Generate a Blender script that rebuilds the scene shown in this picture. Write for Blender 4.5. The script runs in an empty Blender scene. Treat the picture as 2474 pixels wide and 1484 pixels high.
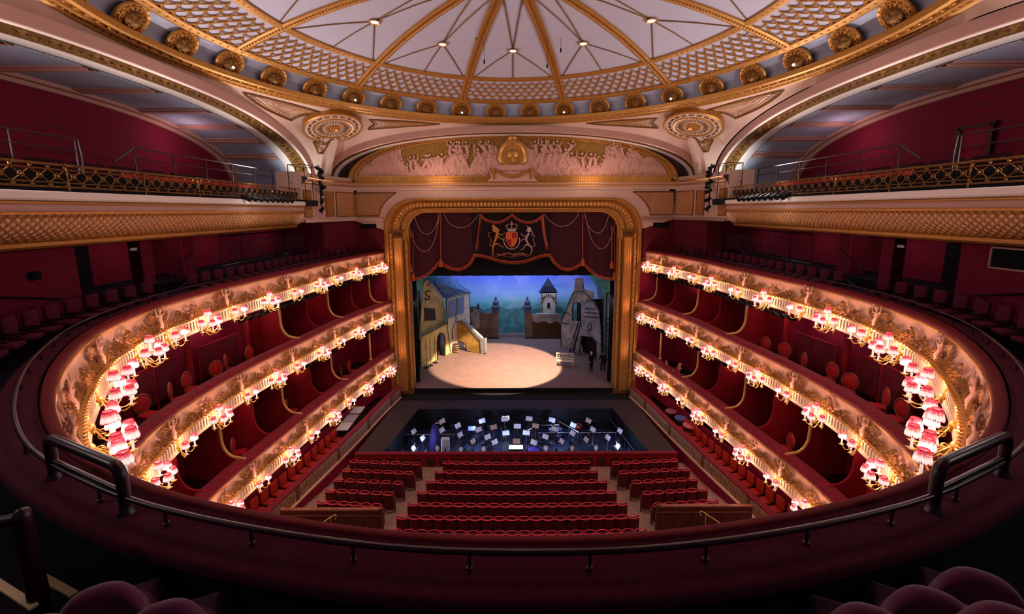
import bpy, math, random
from math import sin, cos, pi, sqrt, atan2, hypot, radians
from mathutils import Vector, Matrix
random.seed(7)
C = bpy.context.scene.collection
SC = bpy.context.scene

# ------------------------------------------------------------------ camera
W, H = 2474, 1484
FOC, PIT, ROL, YAW, CY0 = 1032.0, 0.156, -0.004, -0.002, 670.6
CAMX, HC = -0.143, 14.4
cam_d = bpy.data.cameras.new('camera'); cam = bpy.data.objects.new('camera', cam_d); C.objects.link(cam)
cam_d.sensor_fit = 'HORIZONTAL'; cam_d.sensor_width = 36.0; cam_d.lens = FOC / W * 36.0
cam_d.shift_y = -(H / 2 - CY0) / W
cam_d.clip_start = 0.05; cam_d.clip_end = 300
_cp, _sp = cos(PIT), sin(PIT)
_M = Matrix(((cos(ROL), -sin(ROL), 0), (sin(ROL), cos(ROL), 0), (0, 0, 1))) @ \
     Matrix(((1, 0, 0), (0, -_sp, -_cp), (0, _cp, -_sp))) @ \
     Matrix(((cos(YAW), -sin(YAW), 0), (sin(YAW), cos(YAW), 0), (0, 0, 1)))
_R = Matrix((_M[0], -_M[1], -_M[2])).transposed()
cam.matrix_world = Matrix.Translation((CAMX, 0, HC)) @ _R.to_4x4()
SC.camera = cam

# ------------------------------------------------------------------ exposure and world
SC.view_settings.view_transform = 'Standard'; SC.view_settings.look = 'None'
SC.view_settings.gamma = 1; SC.view_settings.use_curve_mapping = False
SC.view_settings.exposure = 0.0
SC.cycles.use_light_tree = True; SC.cycles.adaptive_threshold = 0.02
SC.cycles.max_bounces = 6; SC.cycles.diffuse_bounces = 3; SC.cycles.glossy_bounces = 3
SC.cycles.transmission_bounces = 3; SC.cycles.sample_clamp_indirect = 4.0
SC.cycles.caustics_reflective = False; SC.cycles.caustics_refractive = False
wd = bpy.data.worlds.new('world'); SC.world = wd; wd.use_nodes = True
wd.node_tree.nodes['Background'].inputs[0].default_value = (0.52, 0.36, 0.62, 1)
wd.node_tree.nodes['Background'].inputs[1].default_value = 0.10

def light(name, kind, loc, power, col, size=0.1, to=None, spread=None, spot=None, blend=0.3, size_y=None):
    d = bpy.data.lights.new(name, kind); d.energy = power; d.color = col
    if kind == 'AREA':
        d.size = size
        if size_y: d.shape = 'RECTANGLE'; d.size_y = size_y
        if spread: d.spread = spread
    else:
        d.shadow_soft_size = size
        if kind == 'SPOT': d.spot_size = spot; d.spot_blend = blend
    o = bpy.data.objects.new(name, d); C.objects.link(o); o.location = loc
    if to is not None:
        o.rotation_euler = (Vector(to) - Vector(loc)).to_track_quat('-Z', 'Y').to_euler()
    return o
DC = (-0.1, 16.0)          # dome centre
# soft lights added to brighten the dome and cornice; no fittings stand there
for sx in (-1, 1):
    for y in (3.0, 9.5, 16.0, 22.5):
        light('dome_fill', 'AREA', (sx * 12.5, y, 16.0), 230, (1.0, .88, .88), 1.2, (sx * 2.0, 16 + (y - 16) * .3, 22.4), size_y=.5)
for x in (-9.5, 9.5):
    light('cornice_fill', 'AREA', (x, 28.9, 16.6), 60, (1.0, .84, .80), 1.0, (x * .3, 14, 22), size_y=.3)
    light('cornice_wash', 'AREA', (x * .55, 28.0, 16.3), 26, (1.0, .66, .55), 1.6, (x * .5, 30.0, 18.2), size_y=.2)
# house lights in the dome
for k in range(12):
    a = 2 * pi * k / 12
    light('house_light', 'SPOT', (DC[0] + 6.7 * sin(a), DC[1] + 6.7 * cos(a), 22.15), 300, (1, .66, .60), .15,
          (DC[0] + 7.2 * sin(a), DC[1] + 7.2 * cos(a), 0), spot=radians(125), blend=1.0)
# lights added to brighten the side vaults and gallery slab, without fittings
for sx in (-1, 1):
    light('vault_fill', 'SPOT', (sx * 12.9, 25.9, 15.3), 260, (.92, .95, 1.0), .12, (sx * 12.9, 26.9, 18.0), spot=radians(95), blend=.9)
    light('slab_fill', 'AREA', (sx * 11.6, 19.5, 15.6), 26, (.95, .97, 1.0), .25, (sx * 12.0, 19.8, 14.8), size_y=6)
# stage lighting: one hard-edged warm pool and a dimmer general state
light('stage_profile', 'SPOT', (2.2, 31.9, 11.6), 27000, (1.0, .74, .54), .04, (-.9, 34.5, 1.4), spot=radians(53), blend=.14)
light('stage_wash', 'AREA', (0, 33.0, 11.8), 28, (.70, .60, .85), 9, (0, 37, 1.4), size_y=2.0)
light('cyc_wash', 'AREA', (0, 41.2, 12.0), 1250, (.42, .56, 1.0), 14, (0, 44.6, 5.5), size_y=.8)
for sx in (-1, 1):
    light('boom_light', 'AREA', (sx * 6.9, 31.3, 8.5), 26, (.9, .85, .8), 1.2, (sx * 3.0, 38, 3.5), size_y=2.5)

# ------------------------------------------------------------------ materials
_mats = {}
def lin(c):
    return tuple(((v / 12.92) if v <= .04045 else ((v + .055) / 1.055) ** 2.4) for v in c)
def mat(name, rgb, rough=.7, metal=0., emit=0., noise=0., nscale=8., bump=0., bscale=40., ecol=None, spec=.3, srgb=True, mix2=None, wave=None, sheen=0., coord='Object'):
    if name in _mats: return _mats[name]
    m = bpy.data.materials.new(name); m.use_nodes = True; _mats[name] = m
    nt = m.node_tree; N, L = nt.nodes, nt.links; b = N['Principled BSDF']
    c = lin(rgb) if srgb else rgb
    b.inputs['Base Color'].default_value = (*c, 1); b.inputs['Roughness'].default_value = rough
    b.inputs['Metallic'].default_value = metal; b.inputs['Specular IOR Level'].default_value = spec
    if sheen: b.inputs['Sheen Weight'].default_value = sheen
    tc = N.new('ShaderNodeTexCoord')
    fac = None
    if wave:   # (axis, scale) stripes
        wv = N.new('ShaderNodeTexWave'); wv.wave_type = 'BANDS'; wv.bands_direction = wave[0]; wv.inputs['Scale'].default_value = wave[1]
        wv.inputs['Distortion'].default_value = wave[2] if len(wave) > 2 else 0
        L.new(tc.outputs[coord], wv.inputs['Vector']); fac = wv.outputs['Fac']
    elif noise or mix2:
        n = N.new('ShaderNodeTexNoise'); n.inputs['Scale'].default_value = nscale; n.inputs['Detail'].default_value = 5
        L.new(tc.outputs[coord], n.inputs['Vector'])
        r = N.new('ShaderNodeValToRGB'); r.color_ramp.elements[0].position = .38; r.color_ramp.elements[1].position = .62
        L.new(n.outputs['Fac'], r.inputs['Fac']); fac = r.outputs['Color']
    if fac is not None:
        c2 = lin(mix2) if mix2 else tuple(v * (1 - noise) for v in c)
        mx = N.new('ShaderNodeMix'); mx.data_type = 'RGBA'
        mx.inputs[6].default_value = (*c2, 1); mx.inputs[7].default_value = (*c, 1)
        L.new(fac, mx.inputs[0]); L.new(mx.outputs[2], b.inputs['Base Color'])
    if bump:
        n2 = N.new('ShaderNodeTexNoise'); n2.inputs['Scale'].default_value = bscale; n2.inputs['Detail'].default_value = 4
        L.new(tc.outputs[coord], n2.inputs['Vector'])
        bp = N.new('ShaderNodeBump'); bp.inputs['Strength'].default_value = bump; bp.inputs['Distance'].default_value = .03
        L.new(n2.outputs['Fac'], bp.inputs['Height']); L.new(bp.outputs['Normal'], b.inputs['Normal'])
    if emit:
        b.inputs['Emission Color'].default_value = (*(lin(ecol) if ecol else c), 1); b.inputs['Emission Strength'].default_value = emit
        m.cycles.emission_sampling = 'NONE'
    return m
CREAM = mat('cream_plaster', (.86, .71, .63), .75, noise=.06, nscale=1.5)
PINK = mat('rose_plaster', (.78, .60, .54), .8, noise=.05, nscale=1.2)  # rose plaster; doubles as the shaded tone of the arch fascias
PALE = mat('pale_plaster', (.92, .86, .82), .7)
CANVAS = mat('dome_canvas', (.80, .78, .84), .85, noise=.03, nscale=2)
COVE = mat('cove_blue_grey', (.70, .72, .80), .8, noise=.06, nscale=2)
GOLD = mat('gilding', (.80, .56, .27), .38, metal=.5, noise=.25, nscale=20, bump=.3, bscale=30)
GOLDB = mat('bright_gilding', (.92, .68, .36), .32, metal=.6, noise=.2, nscale=20)
GOLDD = mat('antique_gilding', (.58, .40, .19), .5, metal=.5, noise=.5, nscale=18, bump=.6, bscale=45)
BRASS = mat('sconce_brass', (.95, .76, .42), .3, metal=.7)
VELVET = mat('red_velvet', (.50, .02, .13), .9, noise=.35, nscale=6, sheen=.1, bump=.2, bscale=60)
VELVETD = mat('dark_crimson_velvet', (.33, .04, .145), .95, noise=.3, nscale=25, bump=.2, bscale=120)
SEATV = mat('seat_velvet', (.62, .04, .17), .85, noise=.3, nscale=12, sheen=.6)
SEATP = mat('seat_piping', (.92, .26, .34), .8)
WALLR = mat('red_striped_wall', (.56, .10, .22), .85, wave=('X', 4.5), mix2=(.40, .05, .14))
WALLRY = mat('red_striped_side_wall', (.56, .10, .22), .85, wave=('Y', 4.5), mix2=(.38, .05, .14))
REDP = mat('red_paint', (.56, .05, .20), .75, noise=.15, nscale=1.5)
REDD = mat('deep_red_paint', (.40, .05, .12), .8, noise=.2, nscale=2)
BLACK = mat('black_cloth', (.05, .045, .06), .9)
BLKM = mat('black_metal', (.07, .07, .08), .5, metal=.3)
NAVY = mat('navy_carpet', (.10, .08, .16), .95, noise=.4, nscale=60)
STEEL = mat('bright_steel', (.8, .8, .82), .3, metal=.9)
WOODD = mat('dark_wood', (.30, .14, .10), .5, noise=.4, nscale=10)
WOOD = mat('mahogany', (.34, .15, .11), .4, noise=.35, nscale=9)
FLOORW = mat('oak_floor', (.62, .50, .44), .5, noise=.3, nscale=5)
STRIP = mat('stair_nosing', (.85, .75, .55), .5)
IRON = mat('burgundy_metal', (.17, .035, .085), .35, metal=.1, spec=.5)
IVORY = mat('ivory_candle', (.95, .92, .85), .5, emit=.5)

# ------------------------------------------------------------------ mesh builder
class MB:
    def __init__(s): s.v = []; s.f = []; s.mi = []; s.cur = 0
    def add(s, vs, fs):
        o = len(s.v); s.v.extend([tuple(p) for p in vs]); s.f.extend([tuple(i + o for i in f) for f in fs]); s.mi.extend([s.cur] * len(fs)); return s
    def box(s, c, d, M=None, taper=1.0):
        x, y, z = c; a, b, h = d[0] / 2, d[1] / 2, d[2] / 2; t = taper
        vs = [(x - a, y - b, z - h), (x + a, y - b, z - h), (x + a, y + b, z - h), (x - a, y + b, z - h),
              (x - a * t, y - b * t, z + h), (x + a * t, y - b * t, z + h), (x + a * t, y + b * t, z + h), (x - a * t, y + b * t, z + h)]
        if M is not None: vs = [M @ Vector(p) for p in vs]
        return s.add(vs, [(0, 3, 2, 1), (4, 5, 6, 7), (0, 1, 5, 4), (1, 2, 6, 5), (2, 3, 7, 6), (3, 0, 4, 7)])
    def rbox(s, c, d, r=.03, M=None, seg=3):      # box with rounded vertical+top edges via lofted rounded rectangles
        x, y, z = c; a, b, h = d[0] / 2, d[1] / 2, d[2] / 2; r = min(r, a * .95, b * .95, h * .95)
        rings = []
        for k in range(seg + 1):
            t = pi / 2 * k / seg; rings.append((r * (1 - sin(t)), -h + r * (1 - cos(t)) if False else -h + r - r * cos(t)))
        prof = [(r - r * sin(pi / 2 * k / seg), -h + r - r * cos(pi / 2 * k / seg)) for k in range(seg + 1)]
        prof += [(r - r * cos(pi / 2 * k / seg), h - r + r * sin(pi / 2 * k / seg)) for k in range(seg + 1)]
        vs = []; n = 0
        for ins, zz in prof:
            ring = []
            for (cx, cy, a0) in ((a - r, b - r, 0), (-a + r, b - r, pi / 2), (-a + r, -b + r, pi), (a - r, -b + r, 3 * pi / 2)):
                for k in range(seg + 1):
                    t = a0 + pi / 2 * k / seg; ring.append((x + cx + (r - ins) * cos(t), y + cy + (r - ins) * sin(t), z + zz))
            n = len(ring); vs += ring
        fs = []
        for i in range(len(prof) - 1):
            for j in range(n): fs.append((i * n + j, i * n + (j + 1) % n, (i + 1) * n + (j + 1) % n, (i + 1) * n + j))
        fs.append(tuple(reversed(range(n)))); fs.append(tuple((len(prof) - 1) * n + j for j in range(n)))
        if M is not None: vs = [M @ Vector(p) for p in vs]
        return s.add(vs, fs)
    def tube(s, pts, r, n=6, closed=False, cap=True, flat=1.0):
        pts = [Vector(p) for p in pts]; m = len(pts); vs = []; up = Vector((0, 0, 1)); prev = None
        rs = r if isinstance(r, (list, tuple)) else [r] * m
        for i, p in enumerate(pts):
            t = (pts[(i + 1) % m] - pts[i - 1]) if closed else (pts[min(i + 1, m - 1)] - pts[max(i - 1, 0)])
            if t.length < 1e-9: t = Vector((0, 0, 1))
            t.normalize()
            if prev is None: a = t.cross(up) if abs(t.z) < .9 else t.cross(Vector((1, 0, 0)))
            else: a = prev - t * prev.dot(t)
            if a.length < 1e-6: a = t.orthogonal()
            a.normalize(); b = t.cross(a); prev = a
            for k in range(n):
                q = 2 * pi * k / n; vs.append(p + (a * cos(q) + b * sin(q) * flat) * rs[i])
        fs = []
        for i in range(m if closed else m - 1):
            j = (i + 1) % m
            for k in range(n): fs.append((i * n + k, i * n + (k + 1) % n, j * n + (k + 1) % n, j * n + k))
        if cap and not closed: fs.append(tuple(reversed(range(n)))); fs.append(tuple((m - 1) * n + k for k in range(n)))
        return s.add(vs, fs)
    def lathe(s, c, prof, n=16, M=None, a0=0, pleat=0, cap=True):
        vs = []
        for r, z in prof:
            for k in range(n):
                q = a0 + 2 * pi * k / n; rr = r * (1 + (pleat if k % 2 else -pleat)); vs.append((c[0] + rr * cos(q), c[1] + rr * sin(q), c[2] + z))
        fs = []
        for i in range(len(prof) - 1):
            for k in range(n): fs.append((i * n + k, i * n + (k + 1) % n, (i + 1) * n + (k + 1) % n, (i + 1) * n + k))
        if cap:
            if prof[0][0] > 1e-4: fs.append(tuple(reversed(range(n))))
            if prof[-1][0] > 1e-4: fs.append(tuple((len(prof) - 1) * n + k for k in range(n)))
        if M is not None: vs = [M @ Vector(p) for p in vs]
        return s.add(vs, fs)
    def ball(s, c, r, n=8, m=5, M=None):
        if not isinstance(r, (tuple, list)): r = (r, r, r)
        vs = []
        for i in range(m + 1):
            t = -pi / 2 + pi * i / m
            for k in range(n): q = 2 * pi * k / n; vs.append((c[0] + r[0] * cos(t) * cos(q), c[1] + r[1] * cos(t) * sin(q), c[2] + r[2] * sin(t)))
        fs = [(i * n + k, i * n + (k + 1) % n, (i + 1) * n + (k + 1) % n, (i + 1) * n + k) for i in range(m) for k in range(n)]
        if M is not None: vs = [M @ Vector(p) for p in vs]
        return s.add(vs, fs)
    def gem(s, p, a, b, nrm, la, lb, h):    # flat diamond leaf on a surface: axes a,b, normal nrm
        p = Vector(p); a = Vector(a); b = Vector(b); nrm = Vector(nrm)
        return s.add([p - a * la, p - b * lb, p + a * la, p + b * lb, p + nrm * h], [(0, 1, 4), (1, 2, 4), (2, 3, 4), (3, 0, 4)])
    def prism(s, poly, f0, f1):     # f0, f1 map (u,v)->xyz ; extruded polygon between
        n = len(poly); vs = [f0(*p) for p in poly] + [f1(*p) for p in poly]
        fs = [tuple(range(n)), tuple(reversed(range(n, 2 * n)))] + [(i, n + i, n + (i + 1) % n, (i + 1) % n) for i in range(n)]
        return s.add(vs, fs)
    def grid(s, fn, nu, nv, closeu=False):
        vs = [fn(i / nu, j / nv) for i in range(nu if closeu else nu + 1) for j in range(nv + 1)]
        w = nv + 1; fs = []
        for i in range(nu):
            i2 = (i + 1) % nu if closeu else i + 1
            for j in range(nv): fs.append((i * w + j, i2 * w + j, i2 * w + j + 1, i * w + j + 1))
        return s.add(vs, fs)
    def build(s, name, m, parent=None, smooth=None, loc=None):
        me = bpy.data.meshes.new(name); me.from_pydata([tuple(p) for p in s.v], [], s.f)
        ms = m if isinstance(m, (list, tuple)) else [m]
        for x in ms: me.materials.append(x)
        if len(ms) > 1: me.polygons.foreach_set('material_index', s.mi)
        if smooth:
            me.shade_smooth(); me.set_sharp_from_angle(angle=radians(smooth))
        me.update()
        o = bpy.data.objects.new(name, me); C.objects.link(o)
        if parent is not None: o.parent = parent
        if loc is not None: o.location = loc
        return o
def tag(o, label=None, cat=None, group=None, kind=None):
    if label: o['label'] = label
    if cat: o['category'] = cat
    if group: o['group'] = group
    if kind: o['kind'] = kind
    return o
def thing(name, label, cat, loc=(0, 0, 0), rotz=0, group=None):
    o = bpy.data.objects.new(name, None); C.objects.link(o); o.location = loc; o.rotation_euler = (0, 0, rotz)
    o.empty_display_size = .1
    return tag(o, label, cat, group)
def struct(name, mb, m, smooth=None):
    return tag(mb.build(name, m, None, smooth), kind='structure')
def dup(root, loc, rotz, label=None, group=None, scale=None, kids=None):
    r = root.copy(); C.objects.link(r); r.location = loc; r.rotation_euler = (0, 0, rotz)
    if scale: r.scale = scale
    if label: r['label'] = label
    if group: r['group'] = group
    for ch in list(kids if kids is not None else root.children):
        c = ch.copy(); C.objects.link(c); c.parent = r
        for g in ch.children:
            d = g.copy(); C.objects.link(d); d.parent = c
    return r
def catmull(P, n):
    out = []; P = [Vector(p) for p in P]
    for i in range(len(P) - 1):
        a = P[max(i - 1, 0)]; b = P[i]; c = P[i + 1]; d = P[min(i + 2, len(P) - 1)]
        for k in range(n):
            t = k / n; out.append(.5 * ((2 * b) + (c - a) * t + (2 * a - 5 * b + 4 * c - d) * t * t + (3 * b - a - 3 * c + d) * t ** 3))
    out.append(P[-1]); return out
class Path:       # plan curve with arc length; N points towards the middle of the house
    def __init__(s, pts, n, ctr=(0, 15)):
        cs = catmull([(p[0], p[1], 0) for p in pts], 12); d = [0]
        for a, b in zip(cs, cs[1:]): d.append(d[-1] + (b - a).length)
        s.L = d[-1]; s.p = []; s.n = n; j = 0
        for i in range(n + 1):
            t = s.L * i / n
            while j < len(d) - 2 and d[j + 1] < t: j += 1
            u = (t - d[j]) / max(d[j + 1] - d[j], 1e-9); s.p.append(cs[j].lerp(cs[j + 1], min(u, 1)))
        s.t = [(s.p[min(i + 1, n)] - s.p[max(i - 1, 0)]).normalized() for i in range(n + 1)]
        s.nn = []
        for p, t in zip(s.p, s.t):
            q = Vector((-t.y, t.x, 0)); s.nn.append(q)
        if s.nn[n // 2].dot(Vector((ctr[0], ctr[1], 0)) - s.p[n // 2]) < 0: s.nn = [-q for q in s.nn]
    def at(s, d):
        x = max(0, min(s.n - 1e-6, d / s.L * s.n)); i = int(x); f = x - i
        return s.p[i].lerp(s.p[i + 1], f), s.t[i].lerp(s.t[i + 1], f).normalized(), s.nn[i].lerp(s.nn[i + 1], f).normalized()
    def near(s, x, y):
        b = min(range(s.n + 1), key=lambda i: (s.p[i].x - x) ** 2 + (s.p[i].y - y) ** 2); return s.L * b / s.n
    def sweep(s, mb, prof, i0=0, i1=None, closed=False):
        i1 = s.n if i1 is None else i1
        q = prof + [prof[0]] if closed else prof
        w = len(q); vs = []
        for i in range(i0, i1 + 1):
            for u, z in q: vs.append((s.p[i].x + s.nn[i].x * u, s.p[i].y + s.nn[i].y * u, z))
        fs = [(i * w + j, (i + 1) * w + j, (i + 1) * w + j + 1, i * w + j + 1) for i in range(i1 - i0) for j in range(w - 1)]
        return mb.add(vs, fs)
def mirror(pts): return list(pts) + [(-x, y) for x, y in reversed(pts[:-1])] if pts[-1][0] == 0 else list(pts) + [(-x, y) for x, y in reversed(pts)]
# ------------------------------------------------------------------ dome
def dpt(R, az, z): return (DC[0] + R * sin(az), DC[1] + R * cos(az), z)
RIB = [pi / 12 + k * pi / 6 for k in range(12)]
mb = MB(); prof = [(12.0, 21.04), (10.8, 21.4), (9.55, 21.72), (9.2, 21.8), (8, 22.05), (6.6, 22.28), (4.5, 22.5), (2.2, 22.62), (0.01, 22.66)]
mb.lathe((DC[0], DC[1], 0), prof, 144, cap=False); struct('ceiling', mb, CANVAS, 40)
mb = MB(); mb.lathe((DC[0], DC[1], 0), [(12.72, 20.22), (12.78, 20.4), (12.7, 20.62), (12.45, 20.85), (12.15, 20.98), (12.0, 21.0)], 144, cap=False)
struct('ceiling_cove', mb, COVE, 40)
# gold cornice round the foot of the dome
mb = MB(); mb.lathe((DC[0], DC[1], 0), [(13.08, 19.98), (13.02, 19.90), (12.96, 19.93), (12.93, 20.0), (12.84, 20.0), (12.80, 19.96), (12.72, 19.98), (12.70, 20.08), (12.60, 20.08), (12.56, 20.04), (12.46, 20.08), (12.43, 20.18), (12.42, 20.27), (12.75, 20.3)], 180, cap=False)
for k in range(300):
    a = 2 * pi * k / 300; mb.ball(dpt(12.88, a, 19.98), (.05, .05, .05), 5, 3)
for k in range(180):
    a = 2 * pi * k / 180; mb.ball(dpt(12.65, a, 20.05), (.07, .07, .06), 5, 3)
struct('trim_1', mb, GOLD, 50)
def band(R0, z0, R1, z1, off):      # a flat moulding ring below the dome
    mb = MB(); dr, dz = R1 - R0, z1 - z0; l = hypot(dr, dz); nr, nz = dz / l * off * -1 if False else -abs(dz) / l * off, -abs(dr) / l * off
    pr = [(R0, z0), (R0 + nr, z0 + nz), (R0 + dr * .25 + nr * 1.4, z0 + dz * .25 + nz * 1.4), (R0 + dr * .5 + nr, z0 + dz * .5 + nz), (R0 + dr * .75 + nr * 1.4, z0 + dz * .75 + nz * 1.4), (R1 + nr, z1 + nz), (R1, z1)]
    mb.lathe((DC[0], DC[1], 0), pr, 180, cap=False)
    for k in range(216):
        a = 2 * pi * (k + .5) / 216; mb.ball(dpt(R0 + dr * .5 + nr, a, z0 + dz * .5 + nz), (.06, .06, .04), 5, 3)
    return mb
struct('trim_2', band(12.02, 21.02, 11.72, 21.12, .07), GOLD, 50)
struct('trim_3', band(9.72, 21.68, 9.4, 21.76, .07), GOLD, 50)
struct('trim_4', band(1.95, 22.6, 1.6, 22.62, .07), GOLD, 50)
def domez(R):
    P = prof
    for (a, za), (b, zb) in zip(P, P[1:]):
        if b <= R <= a: return za + (zb - za) * (a - R) / (a - b)
    return P[0][1]
def slat(mb, pts, w, h, side):   # rectangular bar below the canvas following pts (list of (R,az)); w half width along azimuth
    vs = []
    for R, az in pts:
        z = domez(R)
        for dw, dz in ((-w, .01), (-w, -h), (-w * .5, -h * 1.4), (-w * .35, -h), (w * .35, -h), (w * .5, -h * 1.4), (w, -h), (w, .01)):
            vs.append((DC[0] + R * sin(az) + dw * cos(az), DC[1] + R * cos(az) - dw * sin(az), z + dz))
    m = 8; mb.add(vs, [(i * m + j, (i + 1) * m + j, (i + 1) * m + j + 1, i * m + j + 1) for i in range(len(pts) - 1) for j in range(m - 1)])
for i, az in enumerate(RIB):
    mb = MB(); slat(mb, [(11.9 - k * 10.1 / 24, az) for k in range(25)], .21, .07, 0)
    for k in range(66):
        R = 11.7 - k * .15; mb.ball(dpt(R, az, domez(R) - .09), (.05, .05, .035), 5, 3)
    struct('trim_%d' % (5 + i), mb, GOLD, 50)
# scalloped lattice in the outer ring, one panel per bay
for b in range(12):
    mb = MB(); a0 = b * pi / 6 - pi / 12 + .021; a1 = b * pi / 6 + pi / 12 - .021; n = 11; rows = 5
    for r in range(rows):
        Rl = 11.68 - r * .39; Ru = Rl - .39
        for k in range(-1 if r % 2 else 0, n):
            m0 = a0 + (a1 - a0) * (k + (.5 if r % 2 else 0)) / n; m1 = m0 + (a1 - a0) / n
            pts = []
            for t in range(7):
                q = t / 6; az = m0 + (m1 - m0) * q
                if az < a0 - 1e-6 or az > a1 + 1e-6: continue
                R = Ru + .20 + .20 * (4 * q * (1 - q)) ** .8
                pts.append(dpt(R, az, domez(R) - .05))
            if len(pts) > 1: mb.tube(pts, .028, 4, cap=False)
            hw = (m1 - m0) / 2
            for e in (m0,):
                if a0 < e < a1:
                    mb.ball(dpt(Ru + .19, e, domez(Ru) - .07), .06, 5, 3)
                    for sg in (-1, 1):
                        if r < rows and a0 <= e + sg * hw <= a1:
                            R1 = Ru + .2 + .37; mb.tube([dpt(Ru + .22, e, domez(Ru) - .05), dpt(Ru + .40, e + sg * hw * .42, domez(Ru + .4) - .05), dpt(min(R1, 11.74), e + sg * hw * .96, domez(min(R1, 11.74)) - .05)], .022, 4, cap=False)
            if r < rows - 0:
                mc = (m0 + m1) / 2
                if a0 < mc < a1 and Rl + .3 < 11.9: mb.gem(dpt(Rl + .30, mc, domez(Rl + .3) - .03), (sin(mc), cos(mc), 0), (cos(mc), -sin(mc), 0), (0, 0, -1), .12, .13, .05)
    o = mb.build('ceiling_lattice', GOLD); tag(o, kind='structure')
# fine gilt lines from every downlight
mb = MB()
for b in range(12):
    ac = b * pi / 6; c = (6.7, ac)
    for (R, az) in ((9.5, ac), (9.5, ac - pi / 12 + .03), (9.5, ac + pi / 12 - .03), (1.9, ac - pi / 12 + .05), (1.9, ac + pi / 12 - .05)):
        P0 = Vector(dpt(*c, 0)); P1 = Vector(dpt(R, az, 0)); pts = []
        for k in range(13):
            q = P0.lerp(P1, .03 + .97 * k / 12); rr = hypot(q.x - DC[0], q.y - DC[1]); pts.append((q.x, q.y, domez(rr) - .02))
        mb.tube(pts, .028, 4, cap=False)
struct('trim_17', mb, GOLDD)
BULB = mat('downlight_glass', (1, .97, .9), .3, emit=14, ecol=(1, .96, .88))
ORD = ['first', 'second', 'third', 'fourth', 'fifth', 'sixth', 'seventh']
proto = None
for b in range(-3, 4):
    ac = b * pi / 6; lb = 'round lit downlight in the white dome canvas, ' + ('%s from the left' % ORD[b + 2] if abs(b) < 3 else 'just outside the view on the %s' % ('left' if b < 0 else 'right')); p = dpt(6.7, ac, domez(6.7) - .0)
    if proto is None:
        t = thing('downlight', lb, 'downlight', p, 0, 'downlights in the dome canvas')
        m = MB(); m.lathe((0, 0, 0), [(.16, -.0), (.24, -.03), (.26, -.06), (.2, -.08), (.16, -.05)], 20); m.build('trim_ring', GOLDB, t, 40)
        m = MB(); m.lathe((0, 0, 0), [(.0, -.075), (.1, -.07), (.165, -.045)], 20); m.build('bulb', BULB, t, 40); proto = t
    else: dup(proto, p, 0, lb)
# cables hanging below the dome
for (x, y, zb) in ((1150, 90, 0), (1170, 150, 0), (1322, 160, 0), (1355, 122, 0)):
    Yc = 21.5; # place by direction on plane Y
    d = _M.transposed() @ Vector(((x - 1237) / FOC, (y - CY0) / FOC, 1)); tt = Yc / d.y
    px, pz = CAMX + d.x * tt, HC + d.z * tt
    R = hypot(px - DC[0], Yc - DC[1]); zt = domez(R)
    t = thing('hanging_cable', 'thin black cable with a weight hanging from the dome, %s from the left' % {1150: 'first', 1170: 'second', 1322: 'third', 1355: 'fourth'}[x], 'cable', (px, Yc, pz), 0, 'cables hanging from the dome')
    m = MB(); m.tube([(0, 0, .1), (0, 0, zt - pz)], .009, 4); m.build('cable', BLKM, t)
    m = MB(); m.lathe((0, 0, 0), [(.0, -.1), (.04, -.06), (.04, .08), (.01, .12)], 8); m.build('weight', BLKM, t)
# roundels on the cove
def roundel(label, lit):
    t = thing('ceiling_roundel', label, 'ceiling roundel', (0, 0, 0), 0, 'lit gilt roundels below the dome ribs' if lit else 'unlit gilt roundels around the dome cove')
    m = MB(); m.lathe((0, 0, 0), [(.62, .05), (.63, .12), (.58, .17), (.54, .13), (.50, .12), (.49, .16), (.46, .165), (.44, .1), (.3, .1)], 36, Matrix.Rotation(0, 4, 'X')); m.build('rim', GOLD, t, 40)
    m = MB()
    for k in range(16):
        a = 2 * pi * k / 16; m.ball((.55 * cos(a), .55 * sin(a), .15), (.035, .035, .03), 6, 3)
        a += pi / 16; m.gem((.38 * cos(a), .38 * sin(a), .1), (cos(a), sin(a), 0), (-sin(a), cos(a), 0), (0, 0, 1), .09, .04, .08)
    m.build('beading', GOLDB, t)
    m = MB(); m.lathe((0, 0, 0), [(.45, .08), (.4, .12), (.3, .13), (.28, .2), (.18, .22), (.12, .3), (.0, .33)], 28)
    for k in range(6):
        a = 2 * pi * k / 6; m.ball((.2 * cos(a), .2 * sin(a), .2), (.08, .08, .07), 7, 4)
    m.build('boss', GOLDD, t, 45)
    if lit:
        m = MB(); m.ball((0, 0, .33), .055, 8, 5); m.build('bulb', mat('roundel_bulb', (1, .95, .85), .4, emit=8), t)
    return t
pl = roundel('gilt roundel with a lit centre bulb at the foot of a dome rib', True)
pu = roundel('gilt ornamental roundel without a lit bulb on the dome cove between two ribs', False)
first = {True: pl, False: pu}; used = set()
ORD = ['first', 'second', 'third', 'fourth', 'fifth', 'sixth', 'seventh', 'eighth', 'ninth', 'tenth', 'eleventh', 'twelfth', 'thirteenth', 'fourteenth', 'fifteenth', 'sixteenth', 'seventeenth', 'eighteenth', 'nineteenth', 'twentieth']
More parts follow.
